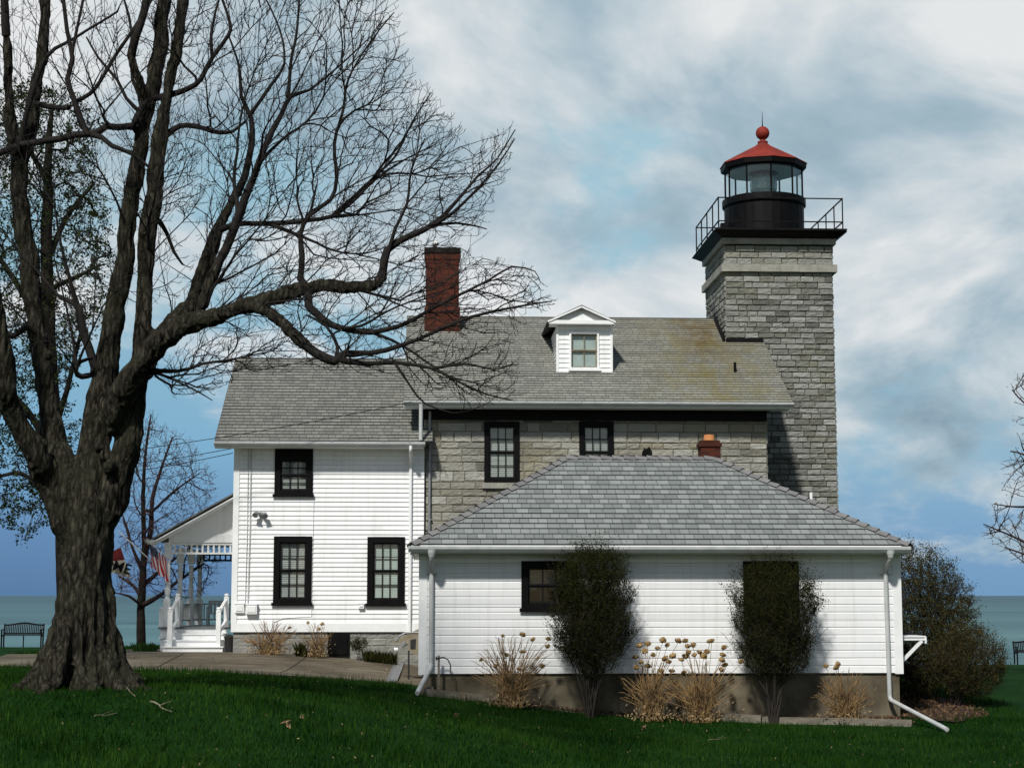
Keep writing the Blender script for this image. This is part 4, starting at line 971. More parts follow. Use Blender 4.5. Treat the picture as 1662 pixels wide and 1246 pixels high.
dg = bpy.context.evaluated_depsgraph_get(); tme = bpy.data.meshes.new_from_object(tob.evaluated_get(dg)); bpy.data.objects.remove(tob)
lo_ = bpy.data.objects.new('lettering', tme); COL.objects.link(lo_); tme.materials.clear(); tme.materials.append(M['black']); lo_.parent = fc
e1 = (c3_ - c4_).normalized(); up_ = Vector((.25, 0, 1)); nz = e1.cross(up_).normalized(); up_ = nz.cross(e1)
mt = Matrix((e1, up_, nz)).transposed().to_4x4(); mt.translation = P(210, 932, 42.24) - ORG['welcome_flag']; lo_.matrix_local = mt

# ================================================================ SMALL THINGS
def arc_bench(name, ox, oy, rz, label, wdt=1.2):
    z = 0; t = thing(name, (0, 0, 0), label, 'bench')
    for x in (-wdt / 2, wdt / 2):
        m = MB()
        m.bar((x, .22, 0), (x, .22, .42), .045); m.bar((x, .22, .42), (x, .34, .80), .045); m.bar((x, -.22, 0), (x, -.22, .60), .045); m.bar((x, -.26, .61), (x, .26, .61), .05, .03)
        m.bar((x, -.22, .40), (x, .24, .40), .04); m.build('end_frame', M['benchm'], t)
    m = MB(); m.bar((0, .22, 0), (0, .22, .4), .035); m.build('leg', M['benchm'], t)
    m = MB()
    for k in range(7): y = -.24 + k * .075; m.box(-wdt / 2, wdt / 2, y, y + .05, .415, .435)
    m.build('seat', M['benchm'], t)
    m = MB(); n = 22; top_ = lambda x: .76 + .075 * (math.exp(-(x / .34) ** 2))
    for k in range(n + 1): x = -wdt / 2 + wdt * k / n; m.bar((x, .235, .47), (x, .235 + .26 * (top_(x) - .47), top_(x)), .032, .014)
    for k in range(24):
        xa, xb = -wdt / 2 + wdt * k / 24, -wdt / 2 + wdt * (k + 1) / 24; m.bar((xa, .335, top_(xa)), (xb, .335, top_(xb)), .05, .05, up=(0, 1, 0))
    m.bar((-wdt / 2, .235, .47), (wdt / 2, .235, .47), .04, .05); m.build('backrest', M['benchm'], t)
    t.location = (ox, oy, T(ox, oy)); t.rotation_euler = (0, 0, rz); return t
b0 = P(36, 1045, 60.5)
arc_bench('park_bench', b0.x, 60.5, 0.06, 'dark metal slatted bench with arched back on the far left lawn', 1.32)
b1 = P(1680, 1075, 60.5)
bb = copy_thing(bpy.data.objects['park_bench'], (b1.x, 60.5, T(b1.x, 60.5)), -.1, 1, 'dark slatted bench cut off by the right edge of the photo')
bb.location = (b1.x, 60.5, T(b1.x, 60.5))
for o in (bpy.data.objects['park_bench'], bb): o['group'] = 'benches facing the lake'
# black bin at the foot of the porch steps
bp = P(372, 1060, 41.6); zb0 = T(bp.x, 41.6) + .02
bn = thing('waste_bin', (bp.x, 41.6, zb0), 'small black bin beside the porch steps at the house corner', 'bin')
mb = MB(); mb.lathe((bp.x, 41.6, zb0), [(.09, 0), (.10, .02), (.12, .32), (.12, .34)], 12); mb.build('body', M['rubber'], bn)
mb = MB(); mb.lathe((bp.x, 41.6, zb0 + .34), [(.13, 0), (.13, .025), (.06, .06), (.02, .08)], 12); mb.build('lid', M['rubber'], bn)
# drain grate
a, b = gp(649, 1077), gp(636, 1107)
gr = thing('drain_grate', ((a.x + b.x) / 2, (a.y + b.y) / 2, T(a.x, a.y)), 'long grey steel drain grate set in the concrete by the garage', 'drain grate')
mb = MB(); dd = (b - a); sdv = Vector((dd.y, -dd.x, 0)).normalized() * .10; zz = Vector((0, 0, .035))
a.z = T(a.x, a.y); b.z = T(b.x, b.y)
for s_ in (-1, 1): mb.bar(a + sdv * s_ + zz, b + sdv * s_ + zz, .02, .03)
mb.bar(a + sdv + zz, a - sdv + zz, .02, .03); mb.bar(b + sdv + zz, b - sdv + zz, .02, .03); mb.build('frame', M['steel'], gr)
mb = MB()
for k in range(60): p = a.lerp(b, (k + .5) / 60); mb.bar(p - sdv + zz * .9, p + sdv + zz * .9, .018, .02)
mb.build('grating', M['steel'], gr)
# trailer tongue behind the garage corner
YT = 36.6
tr = thing('trailer', P(668, 1060, YT), 'tan trailer tongue with jack leg poking out behind the garage corner', 'trailer')
def pp(u, v, y=YT): return P(u, v, y)
mb = MB()
outl = [(661, 1029), (700, 1010), (715, 1010), (715, 1058), (680, 1064), (669, 1060), (662, 1052), (666, 1045), (656, 1042), (638, 1044), (638, 1041)]
pts = [pp(*q) for q in outl]; bk = [p + Vector((0, .10, 0)) for p in pts]
mb.face(pts); mb.face(list(reversed(bk)))
for i in range(len(pts)): j = (i + 1) % len(pts); mb.face([pts[i], bk[i], bk[j], pts[j]])
mb.build('drawbar', M['tan'], tr)
mb = MB(); mb.poly8([pp(666, 1052, YT - .02), pp(674, 1052, YT - .02), pp(674, 1052, YT), pp(666, 1052, YT), pp(666, 1038, YT - .02), pp(675, 1036, YT - .02), pp(675, 1036, YT), pp(666, 1038, YT)]); mb.build('handle_slot', M['rubber'], tr)
mb = MB(); mb.tube([pp(643, 1040), pp(648, 1032), pp(657, 1027), pp(668, 1026), pp(690, 1026)], .02, 8); mb.build('fender', M['steel'], tr)
mb = MB(); mb.tube([pp(663.5, 1055), Vector((pp(663.5, 1070).x, YT, T(.0, YT) + .02))], .02, 8); mb.build('jack_leg', M['rubber'], tr)
mb = MB(); mb.tube([pp(640, 1054), pp(646, 1053)], [.05, .03], 10); mb.build('coupler', M['trimwhite'], tr)
mb = MB(); mb.tube([pp(652, 1050), pp(658, 1042)], [.03, .07], 8); mb.build('winch', M['steel'], tr)
mb = MB(); w0 = pp(720, 1050, YT + .4); r_ = .26; z_ = T(w0.x, YT + .4) + r_ + .02
mb.tube([(w0.x, YT + .3, z_), (w0.x, YT + .48, z_)], r_, 24); mb.build('wheel', M['rubber'], tr)
# spigot post and hose
sp = P(712, 1100, YG - .22); spz = T(sp.x, YG - .22)
st = thing('water_spigot', (sp.x, YG - .22, spz), 'wooden stake with garden tap and short black hose at the garage corner', 'tap')
mb = MB(); mb.box(sp.x - .02, sp.x + .02, YG - .24, YG - .20, spz - .1, PZ(712, 1063, YG - .22)); mb.build('stake', M['timber'], st)
mb = MB(); tzp = PZ(712, 1068, YG - .25); mb.tube([(sp.x + .02, YG - .25, tzp), (sp.x - .06, YG - .25, tzp)], .015, 8); mb.tube([(sp.x - .045, YG - .25, tzp - .04), (sp.x - .045, YG - .25, tzp + .04)], .012, 6); mb.build('tap', M['iron'], st)
mb = MB(); mb.tube([P(u, v, YG - .25) for u, v in ((713, 1067), (720, 1066), (727, 1070), (731, 1078), (731.5, 1090), (733, 1098), (737, 1104))], .011, 8); mb.build('hose', M['rubber'], st)
# stones by the corner
for (u, v, w_, h_, lb) in ((737, 1116, .22, .09, 'flat mossy concrete block lying at the hose end'), (693, 1112, .12, .16, 'pale block set under the left garage corner'), (655, 1098, .0, .0, '')):
    if not w_: continue
    p = P(u, v, YG - .16); z = T(p.x, YG - .16); mb = MB(); mb.box(p.x - w_, p.x + w_, YG - .28, YG - .02, z - .06, z + h_)
    o = mb.build('concrete_block', M['concrete_wall']); bvl = o.modifiers.new('bevel', 'BEVEL'); bvl.width = .02; bvl.segments = 2; tag(o, lb, 'block')
# utility cables to the left
for i, (ya, yb_, ub, vb, lb) in enumerate(((701, 704, 668, 652, 'uppermost thin cable crossing the wing roof'), (739, 736, 379, 727, 'middle cable ending at the house corner under the eave'), (751, 745, 378, 735, 'lowest sagging cable tied to the house corner'))):
    a = P(-120, [765, 770, 790][i], 38.5); b = P(ub, vb, [39.85, YW - .05, YW - .05][i]); pts = []
    for k in range(25): t = k / 24; p = a.lerp(b, t); p.z -= .55 * 4 * t * (1 - t) * .35; pts.append(p)
    mb = MB(); mb.tube(pts, .009, 5); tag(mb.build('utility_cable', M['rubber']), lb, 'cable', 'service cables to the house')

# ---------------------------------------------------------------- planting bed and timber edging
te = [(690, 1128), (800, 1139), (947, 1155), (1090, 1164), (1238, 1172), (1370, 1174), (1482, 1177)]
TE = []
for k, (u, v) in enumerate(te):
    p = gp(u, v + 2); TE.append(p)
mb = MB(); nseg = 60
def te_y(x): return float(np.interp(x, [p.x for p in TE], [p.y for p in TE]))
xs_ = np.linspace(TE[0].x, TE[-1].x, nseg + 1)
for xa, xb in zip(xs_, xs_[1:]):
    for k in range(5):
        def yy(x, k): return te_y(x) + .1 + (YG + .02 - te_y(x) - .1) * k / 5
        q = [(xa, yy(xa, k)), (xb, yy(xb, k)), (xb, yy(xb, k + 1)), (xa, yy(xa, k + 1))]
        mb.face([(x, y, T(x, y) + .045 + .02 * math.sin(x * 7 + y * 11) * (1 if 0 < 1 else 0)) for x, y in q])
tag(mb.build('mulch_bed', M['mulch']), 'dark bark mulch bed along the garage foundation', kind='structure')
for (i0, i1, lb) in ((0, 2, 'left weathered timber edging the mulch bed'), (2, 4, 'middle weathered timber edging the mulch bed'), (4, 6, 'right half sunk timber edging the mulch bed')):
    mb = MB()
    for k in range(i0, i1):
        a, b = TE[k].copy(), TE[k + 1].copy(); a.z = T(a.x, a.y) + (.075 if i0 < 4 else .05); b.z = T(b.x, b.y) + (.075 if i0 < 4 else .05); a.y += .06 + (.05 if i0 == 2 else 0); b.y += .06 + (.05 if i0 == 2 else 0)
        mb.bar(a, b, .12, .14)
    tag(mb.build('edging_timber', M['timber']), lb, 'timber', 'timbers edging the bed')
# bare earth mat around the big shrub at right
mb = MB(); ec = gp(1530, 1163)
for k in range(28):
    a, b = 2 * math.pi * k / 28, 2 * math.pi * (k + 1) / 28
    def rp(a, f): r1 = (1 + .12 * math.sin(3 * a) + .08 * math.sin(7 * a)) * f; x, y = ec.x + 1.15 * math.cos(a) * r1 - .1, ec.y + 1.9 + 2.6 * math.sin(a) * r1; return (x, y, T(x, y) + .03)
    for f0, f1 in ((0.01, .4), (.4, .75), (.75, 1)): mb.face([rp(a, f0), rp(b, f0), rp(b, f1), rp(a, f1)])
tag(mb.build('bare_earth', M['mulch']), 'bare leaf strewn earth under the big shrub', kind='structure')

# ================================================================ PLANTS
def qp(p, size):                                 # random quads round points p (N,3)
    n = len(p); a = rng.normal(size=(n, 3)); a /= np.linalg.norm(a, axis=1)[:, None]; b = rng.normal(size=(n, 3)); b -= a * (a * b).sum(1)[:, None]; b /= np.linalg.norm(b, axis=1)[:, None]
    s = (size * rng.uniform(.6, 1.3, n))[:, None]; a = a * s; b = b * s * .5
    return np.stack([p - a, p - b, p + a, p + b], 1).reshape(-1, 3)
class Tree:
    """nodes with parents; new targets hang on the nearest well-aligned node"""
    def __init__(s, cap=90000):
        s.p = np.zeros((cap, 3)); s.d = np.zeros((cap, 3)); s.par = np.full(cap, -1); s.fr = np.zeros(cap); s.n = 0
    def add(s, p, par, fr=0.):
        i = s.n; s.p[i] = p; s.par[i] = par; s.fr[i] = fr
        if par >= 0:
            v = s.p[i] - s.p[par]; l = np.linalg.norm(v); s.d[i] = v / l if l > 1e-9 else s.d[par]
        else: s.d[i] = (0, 0, 1)
        s.n += 1; return i
    def limb(s, pts, rad, start=None, step=.12):  # polyline with radii -> smooth chain
        P_ = [np.array(q, float) for q in pts]; n = len(P_); par = -1 if start is None else start
        def cr(i, t):
            a, b, c, d = P_[max(i - 1, 0)], P_[i], P_[i + 1], P_[min(i + 2, n - 1)]
            return .5 * (2 * b + (c - a) * t + (2 * a - 5 * b + 4 * c - d) * t * t + (3 * b - a - 3 * c + d) * t ** 3)
        ids = []; kink = np.zeros(3)
        for i in range(n - 1):
            k = max(2, int(np.linalg.norm(P_[i + 1] - P_[i]) / step))
            for j in range(k + (i == n - 2)):
                t = j / k; q = cr(i, t); r = rad[i] * (1 - t) + rad[i + 1] * t
                kink = kink * .8 + rng.normal(0, min(r * .13, .010), 3); par = s.add(q + kink, par, r * (1 + rng.uniform(-.07, .07))); ids.append(par)
        return ids
    def near(s, q): return int(np.argmin(((s.p[:s.n] - np.array(q)) ** 2).sum(1)))
    def grow(s, A, step=.22, wander=.05, align=.55, out=None):
        A = np.asarray(A); base = s.p[:s.n]
        dm = np.array([np.min(((base - a) ** 2).sum(1)) for a in A]); tips = []
        for a in A[np.argsort(dm)]:
            v = a - s.p[:s.n]; d = np.sqrt((v * v).sum(1)) + 1e-9; cs = (v * s.d[:s.n]).sum(1) / d
            w = 1.3 - align * cs
            if out is not None:
                o = a - out; o /= np.linalg.norm(o) + 1e-9; w = w - .38 * (v @ o) / d + .07
            i = int(np.argmin(d * w)); L = d[i]
            if L < step * .4: continue
            k = max(2, int(L / step)); p0 = s.p[i].copy(); u = v[i] / L; dirn = s.d[i] * .55 + u; dirn /= np.linalg.norm(dirn); c = p0 + dirn * L * .45 + rng.normal(0, L * wander, 3)
            par = i
            for j in range(1, k + 1):
                t = j / k; q = p0 * (1 - t) ** 2 + 2 * c * t * (1 - t) + a * t * t
                if j < k: q = q + rng.normal(0, wander * .35 * step, 3)
                par = s.add(q, par)
                if s.n > s.p.shape[0] - 50: return tips
            tips.append(par)
        return tips
    def radii(s, r0, ex=2.4):
        r = np.full(s.n, 0.); acc = np.zeros(s.n)
        for i in range(s.n - 1, -1, -1):
            r[i] = max(acc[i] ** (1 / ex), r0)
            if s.par[i] >= 0: acc[s.par[i]] += r[i] ** ex
        s.r = r; return r
    def mesh(s, name, m, parent, r0, sides=lambda r: 3 if r < .02 else (5 if r < .05 else 8), keep=None, fixed=True, ex=2.4, cap=None, rmax=None):
        s.radii(r0, ex); r = s.r.copy()
        fr = s.fr[:s.n]; r = np.where(fr > 0, fr, r)
        if rmax is not None:                      # side branches never thicker than what they spring from
            for i in range(s.n):
                if s.par[i] >= 0: r[i] = min(r[i], r[s.par[i]] * (1 if fr[i] > 0 and fr[s.par[i]] > 0 else .92))
        ch = [[] for _ in range(s.n)]
        for i in range(s.n):
            if s.par[i] >= 0: ch[s.par[i]].append(i)
        mb = MB(); starts = [i for i in range(s.n) if s.par[i] < 0]; stack = [(i, None) for i in starts]
        while stack:
            i, pr = stack.pop(); pts, rad = [], []
            if pr is not None: pts.append(s.p[pr]); rad.append(min(r[i], r[pr]))
            while True:
                pts.append(s.p[i]); rad.append(r[i])
                if not ch[i]: break
                c = sorted(ch[i], key=lambda q: -r[q] - (100 if fr[q] > 0 and fr[i] > 0 and abs(fr[q] - fr[i]) < fr[i] * .4 else 0)); 
                for q in c[1:]: stack.append((q, i))
                i = c[0]
            if keep and not keep(max(rad)): continue
            mb.tube(pts, rad, sides(max(rad)), caps=False)
        s.rr = r
        return mb.build(name, m, parent, smooth=True)

# ---- the big maple
YM = 24.5
def mp(u, v, dy=0.): return P(u, v, YM + dy)
PXM = YM / F                                     # metres per photo pixel at the maple
mbase = mp(133, 1098)
maple = thing('maple_tree', (mbase.x, YM, T(mbase.x, YM)), 'huge old bare maple with flared roots and many limbs in the left foreground', 'tree')
mt_ = Tree(160000)
def L(pts, start=None, step=.15, dy=0.):
    P_ = []; rd_ = []
    for q in pts:
        y = q[3] if len(q) > 3 else dy
        P_.append(mp(q[0], q[1], y)); rd_.append(q[2] * PXM * (.86 if q[2] > 17 else .93))
    st_ = None if start is None else mt_.near(P_[0])
    return mt_.limb(P_, rd_, st_, step)
# trunk and big limbs: (u, v, radius px, depth offset m)
L([(137, 1110, 62), (138, 1040, 55), (142, 980, 48), (144, 930, 46), (146, 880, 49), (148, 840, 54), (150, 810, 52)])
BIG = []
L([(122, 860, 40), (92, 800, 33), (62, 745, 24, -.3), (30, 690, 21, -.5), (10, 630, 19, -.7), (2, 570, 17, -.8), (-12, 480, 14, -.9), (-30, 380, 12, -1)], 1)
L([(128, 850, 36), (108, 780, 30), (92, 735, 26, .1), (76, 655, 19, .2), (68, 590, 18, .25), (58, 510, 18, .3), (46, 420, 18, .35), (34, 340, 17, .4), (34, 270, 16, .4), (52, 205, 14, .4), (62, 130, 11, .4), (68, 60, 10.5, .4), (72, -30, 10, .4)], 1)
L([(36, 275, 12, .4), (20, 220, 10, .3), (14, 150, 9, .2), (10, 60, 8, .1), (4, -20, 7, 0)], 1)
L([(146, 840, 40), (150, 770, 34), (158, 710, 30, .1), (168, 640, 27, .2), (175, 580, 24, .3), (188, 500, 21, .3), (203, 420, 19, .3), (210, 350, 17, .3), (222, 270, 15, .3), (240, 180, 14, .3), (252, 120, 14, .3), (263, 60, 13, .3), (270, -20, 12, .3)], 1)
L([(160, 840, 38), (190, 770, 30), (206, 720, 25, -.1), (214, 650, 22, -.1), (226, 580, 21, -.1), (232, 520, 18, -.1), (232, 450, 17.5, -.1), (238, 390, 17, -.1), (246, 330, 16, -.1), (252, 270, 14.5, 0), (262, 200, 12.5, 0), (272, 140, 11, 0), (288, 70, 11, 0), (302, 0, 10.5, 0), (310, -40, 10, 0)], 1)
L([(234, 172, 9, .2), (226, 125, 9, .1), (214, 93, 8, .1), (222, 60, 7.5, 0), (234, 20, 7.5, 0), (240, -20, 7, 0)], 1)
# right limb and its continuations
L([(180, 690, 26, -.2), (206, 625, 25, -.5), (242, 575, 23, -.7), (275, 540, 19, -.9), (315, 522, 17, -1.0), (360, 510, 14, -1.1), (400, 497, 13, -1.2), (432, 484, 11.5, -1.2), (478, 470, 10, -1.2), (520, 462, 9.5, -1.2), (575, 466, 9, -1.3), (610, 461, 8.5, -1.3), (622, 432, 7.5, -1.3), (628, 405, 7, -1.3), (652, 388, 6, -1.3), (690, 372, 5, -1.2), (718, 352, 4, -1.1), (748, 318, 3, -1.0), (775, 285, 2.2, -.9), (805, 258, 1.6, -.9), (836, 210, .9, -.8)], 1)
L([(234, 600, 20, -.3), (256, 548, 18, -.2), (285, 515, 15, .0), (308, 492, 13, .2), (322, 455, 11.5, .3), (336, 415, 10.5, .3), (352, 370, 9.5, .4), (374, 325, 8, .5), (396, 285, 7, .5), (408, 230, 6, .6), (406, 190, 4.5, .6), (390, 155, 3.5, .6), (388, 110, 2.5, .6), (372, 60, 1.8, .6)], 1)
L([(320, 515, 11, -.4), (338, 470, 9.5, -.4), (356, 425, 8.5, -.4), (378, 375, 8, -.4), (398, 325, 7, -.4), (420, 270, 6.2, -.4), (437, 222, 5.5, -.4), (455, 185, 4.5, -.3), (470, 155, 4, -.3), (500, 145, 2.6, -.2), (545, 110, 1.8, -.1), (600, 60, 1.1, 0)], 1)
L([(468, 158, 4, -.3), (473, 100, 3, -.3), (482, 50, 2.4, -.3), (486, -10, 2, -.2)], 1)
L([(405, 190, 4, .6), (440, 140, 3.2, .6), (462, 105, 2.4, .5), (455, 50, 2, .5), (432, 0, 1.6, .5)], 1)
L([(362, 372, 6, .3), (382, 364, 5.4, .2), (420, 363, 5, .1), (470, 362, 4.6, .0), (500, 358, 4.2, 0), (540, 352, 3.6, 0), (570, 330, 3, 0), (610, 290, 2.4, 0), (650, 262, 1.8, 0), (704, 235, 1, 0)], 1)
L([(488, 452, 6, -1.1), (489, 415, 5.5, -1.0), (486, 380, 4.5, -.9), (500, 350, 4, -.8), (535, 325, 3.5, -.7), (546, 290, 3.5, -.6), (542, 235, 3, -.5), (556, 180, 2.6, -.4), (565, 130, 2, -.4), (600, 70, 1.4, -.3), (640, 20, .9, -.3)], 1)
L([(540, 350, 3.5, -.3), (590, 305, 2.8, -.3), (640, 255, 2.2, -.3), (668, 200, 1.6, -.2), (700, 150, .9, -.2)], 1)
L([(620, 440, 5, -1.3), (640, 372, 3.2, -1.4), (660, 330, 2.6, -1.4), (668, 275, 2, -1.4), (690, 225, 1.2, -1.4)], 1)
L([(690, 372, 4, -1.2), (735, 345, 3, -1.3), (780, 300, 2.2, -1.4), (812, 262, 1.5, -1.5), (836, 225, .9, -1.6)], 1)
L([(700, 366, 3.5, -1.2), (740, 362, 2.2, -1.2), (775, 368, 1.4, -1.2), (790, 372, .8, -1.2)], 1)
# lower right droopers
L([(398, 499, 11, -1.2), (430, 503, 9.5, -1.5), (462, 520, 9, -1.8), (488, 550, 8.5, -2.0), (515, 568, 8.5, -2.1), (542, 583, 8, -2.2), (558, 572, 6, -2.2), (600, 572, 4.5, -2.2), (650, 560, 3.6, -2.2), (700, 540, 3.2, -2.2), (745, 520, 2.8, -2.2), (800, 505, 2.4, -2.2), (850, 495, 1.8, -2.2), (896, 488, 1, -2.2)], 1)
L([(500, 497, 7, -1.3), (525, 520, 6, -1.5), (550, 533, 5.5, -1.6), (600, 540, 4.5, -1.7), (650, 528, 3.6, -1.8), (690, 505, 3, -1.8), (740, 480, 2.5, -1.8), (790, 455, 2, -1.8), (830, 432, 1.6, -1.8), (868, 440, .9, -1.8)], 1)
L([(545, 582, 6, -2.2), (590, 590, 4.4, -2.3), (640, 588, 3.4, -2.3), (700, 598, 2.6, -2.4), (745, 620, 2, -2.4), (790, 640, 1.5, -2.4), (835, 650, .9, -2.4)], 1)
L([(640, 588, 3, -2.3), (665, 625, 2, -2.4), (690, 655, 1.5, -2.4), (735, 670, .9, -2.4)], 1)
L([(700, 598, 2.6, -2.4), (760, 590, 1.9, -2.4), (800, 600, 1.4, -2.4), (835, 590, .9, -2.4)], 1)
L([(545, 583, 4, -2.2), (548, 560, 3.2, -2.0), (530, 530, 2.5, -1.9), (500, 512, 2, -1.8)], 1)
# centre branches
L([(250, 232, 7, .1), (268, 222, 6.5, .1), (285, 210, 5.5, .1), (305, 204, 5, .1), (330, 208, 4.5, .1), (355, 216, 4, .1), (378, 214, 3, .1), (395, 200, 1.8, .1)], 1)
L([(262, 158, 7, .2), (290, 153, 5.5, .1), (318, 140, 5, 0), (332, 118, 4.4, 0), (344, 95, 4, 0), (368, 60, 3.4, -.1), (373, 40, 3, -.1), (360, 0, 2.2, -.1)], 1)
L([(344, 95, 3.6, 0), (343, 60, 2.8, 0), (350, 20, 2.2, 0), (362, -20, 1.8, 0)], 1)
L([(236, 170, 4, .2), (215, 130, 3.2, .1), (214, 50, 2.6, .1), (200, -5, 2, .1)], 1)
L([(258, 360, 5, 0), (270, 380, 3.5, .1), (282, 410, 3, .2), (296, 430, 2, .3)], 1)
L([(232, 230, 7, .3), (215, 206, 6.5, .2), (190, 205, 7, .1), (170, 203, 6.5, 0), (150, 213, 8, 0), (120, 219, 9, 0), (70, 228, 9, 0), (35, 235, 10, .2), (-5, 252, 11, .1)], 1)
L([(140, 215, 7, 0), (130, 195, 6.5, 0), (120, 165, 5.5, 0), (110, 130, 5, 0), (117, 95, 4.4, 0), (108, 50, 4, 0), (100, -20, 3.4, 0)], 1)
L([(117, 95, 3.2, 0), (125, 50, 2.8, 0), (138, -10, 2.2, 0)], 1)
L([(122, 165, 4.5, 0), (148, 152, 4, 0), (165, 130, 3.6, 0), (190, 88, 3.4, 0), (215, 50, 3, 0), (240, 10, 2.4, 0), (260, -20, 2, 0)], 1)
L([(216, 205, 6.5, .1), (226, 185, 7, .1), (238, 165, 6, .2)], 1)
L([(148, 218, 5.5, 0), (165, 222, 5, -.1), (182, 236, 4.4, -.2), (215, 250, 3.6, -.2), (240, 270, 2.4, -.2)], 1)
L([(232, 186, 4.4, .1), (205, 160, 3.4, 0), (190, 130, 3, 0), (160, 95, 2.2, 0), (140, 60, 1.6, 0)], 1)
L([(78, 172, 5.5, .2), (95, 175, 5, .1), (112, 176, 4, 0)], 1)
L([(30, 250, 6.5, .3), (45, 180, 5, .1), (75, 95, 4, 0), (110, 70, 3, 0), (190, 20, 2, 0)], 1)
# left-centre small limbs
L([(152, 595, 8, .2), (145, 565, 8.5, .2), (132, 530, 8, .2), (126, 500, 7, .2), (112, 490, 5, .2), (90, 478, 3.4, .2), (60, 440, 2.4, .2)], 1)
L([(150, 608, 5, .2), (132, 613, 5.5, .1), (122, 603, 4.5, 0), (130, 588, 3.5, 0), (150, 583, 2.4, 0)], 1)
L([(58, 540, 7, .2), (40, 530, 6, .1), (20, 545, 5.5, 0), (-10, 530, 5, 0)], 1)
L([(246, 600, 5, -.4), (290, 602, 3.2, -.6), (330, 590, 2.4, -.8), (380, 582, 1.7, -1), (440, 570, 1, -1.1)], 1)
L([(246, 602, 3.5, -.4), (285, 618, 2, -.6), (320, 635, 1.4, -.7), (345, 650, .8, -.7)], 1)
nskel = mt_.n
big_r = .075
def inpoly(x, y, poly):
    c = False; n = len(poly)
    for i in range(n):
        x1, y1 = poly[i]; x2, y2 = poly[(i + 1) % n]
        if (y1 > y) != (y2 > y) and x < (x2 - x1) * (y - y1) / (y2 - y1) + x1: c = not c
    return c
env = [(-60, -60), (640, -60), (645, 30), (660, 90), (705, 160), (770, 235), (835, 205), (825, 270), (790, 350), (785, 385), (745, 400), (800, 425), (870, 440), (900, 490), (850, 520), (835, 560), (845, 640), (790, 665), (700, 650), (640, 610), (500, 600), (470, 560), (470, 610), (400, 600), (350, 640), (280, 640), (255, 600), (300, 560), (330, 525), (240, 480), (150, 560), (-60, 600)]
lowdens = [(240, 380), (330, 330), (340, 480), (250, 560)]
A = []; 
sk = mt_.p[:nskel]
while len(A) < 7600:
    u, v = random.uniform(-60, 905), random.uniform(-60, 670)
    if not inpoly(u, v, env): continue
    if u < 240 and v > 330 and random.random() < .7: continue
    if u < 240 and v < 330 and random.random() < .35: continue
    if inpoly(u, v, lowdens) and random.random() < .7: continue
    if u > 620 and v > 500 and random.random() < .35: continue
    base_dy = -.9 if u > 420 else -.2
    if u > 480 and v > 440: base_dy = -2.0
    A.append(np.array(mp(u, v, base_dy + random.gauss(0, .55))))
fork = np.array(mp(170, 640)); A = np.array(A); rng.shuffle(A)
mt_.grow(A[:230], .15, .06, .75, fork); mt_.grow(A[230:1300], .12, .06, .7, fork); tips = mt_.grow(A[1300:], .09, .06, .6, fork)
# short forked end twigs
for i in list(tips):
    for _ in range(2):
        d = mt_.d[i] + rng.normal(0, .5, 3) + np.array((0, 0, .15)); d /= np.linalg.norm(d); l = random.uniform(.04, .12)
        a = mt_.add(mt_.p[i] + d * l * .5, i); mt_.add(mt_.p[a] + d * l * .5 + np.array((0, 0, .02)), a)
crown = None
# trunk body: remesh the thick limbs into one surface with flared, ribbed roots
mt_.radii(.0031, 2.6)
fr = mt_.fr[:mt_.n]; rall = np.where(fr > 0, fr, mt_.r)
for i in range(mt_.n):
    if mt_.par[i] >= 0: rall[i] = min(rall[i], rall[mt_.par[i]] * (1 if fr[i] > 0 and fr[mt_.par[i]] > 0 else .9))
rall = np.maximum(rall, .0031)
tmb = MB(); cmb = MB(); ch = [[] for _ in range(mt_.n)]
for i in range(mt_.n):
    if mt_.par[i] >= 0: ch[mt_.par[i]].append(i)
stack = [(i, None) for i in range(mt_.n) if mt_.par[i] < 0]
THK = .066
while stack:
    i, pr = stack.pop(); pts, rad = [], []
    if pr is not None: pts.append(mt_.p[pr]); rad.append(min(rall[i], rall[pr]))
    while True:
        pts.append(mt_.p[i]); rad.append(rall[i])
        if not ch[i]: break
        nx_ = [q for q in ch[i] if q == i + 1]; rest = [q for q in ch[i] if q != i + 1]
        if not nx_: rest.sort(key=lambda q: -rall[q]); nx_ = [rest.pop(0)]
        for q in rest: stack.append((q, i))
        i = nx_[0]
    k = len(rad)
    j = 0
    while j < k and rad[j] > THK: j += 1
    if j > 2:
        tmb.tube(pts[:j + 1 if j < k else k], rad[:j + 1 if j < k else k], 14)
        if j < k - 1: cmb.tube(pts[max(0, j - 1):], rad[max(0, j - 1):], 7, caps=False)
    else:
        cmb.tube(pts, rad, 3 if max(rad) < .018 else (5 if max(rad) < .04 else 7), caps=False)
cmb.build('crown', M['twig'], maple, True)
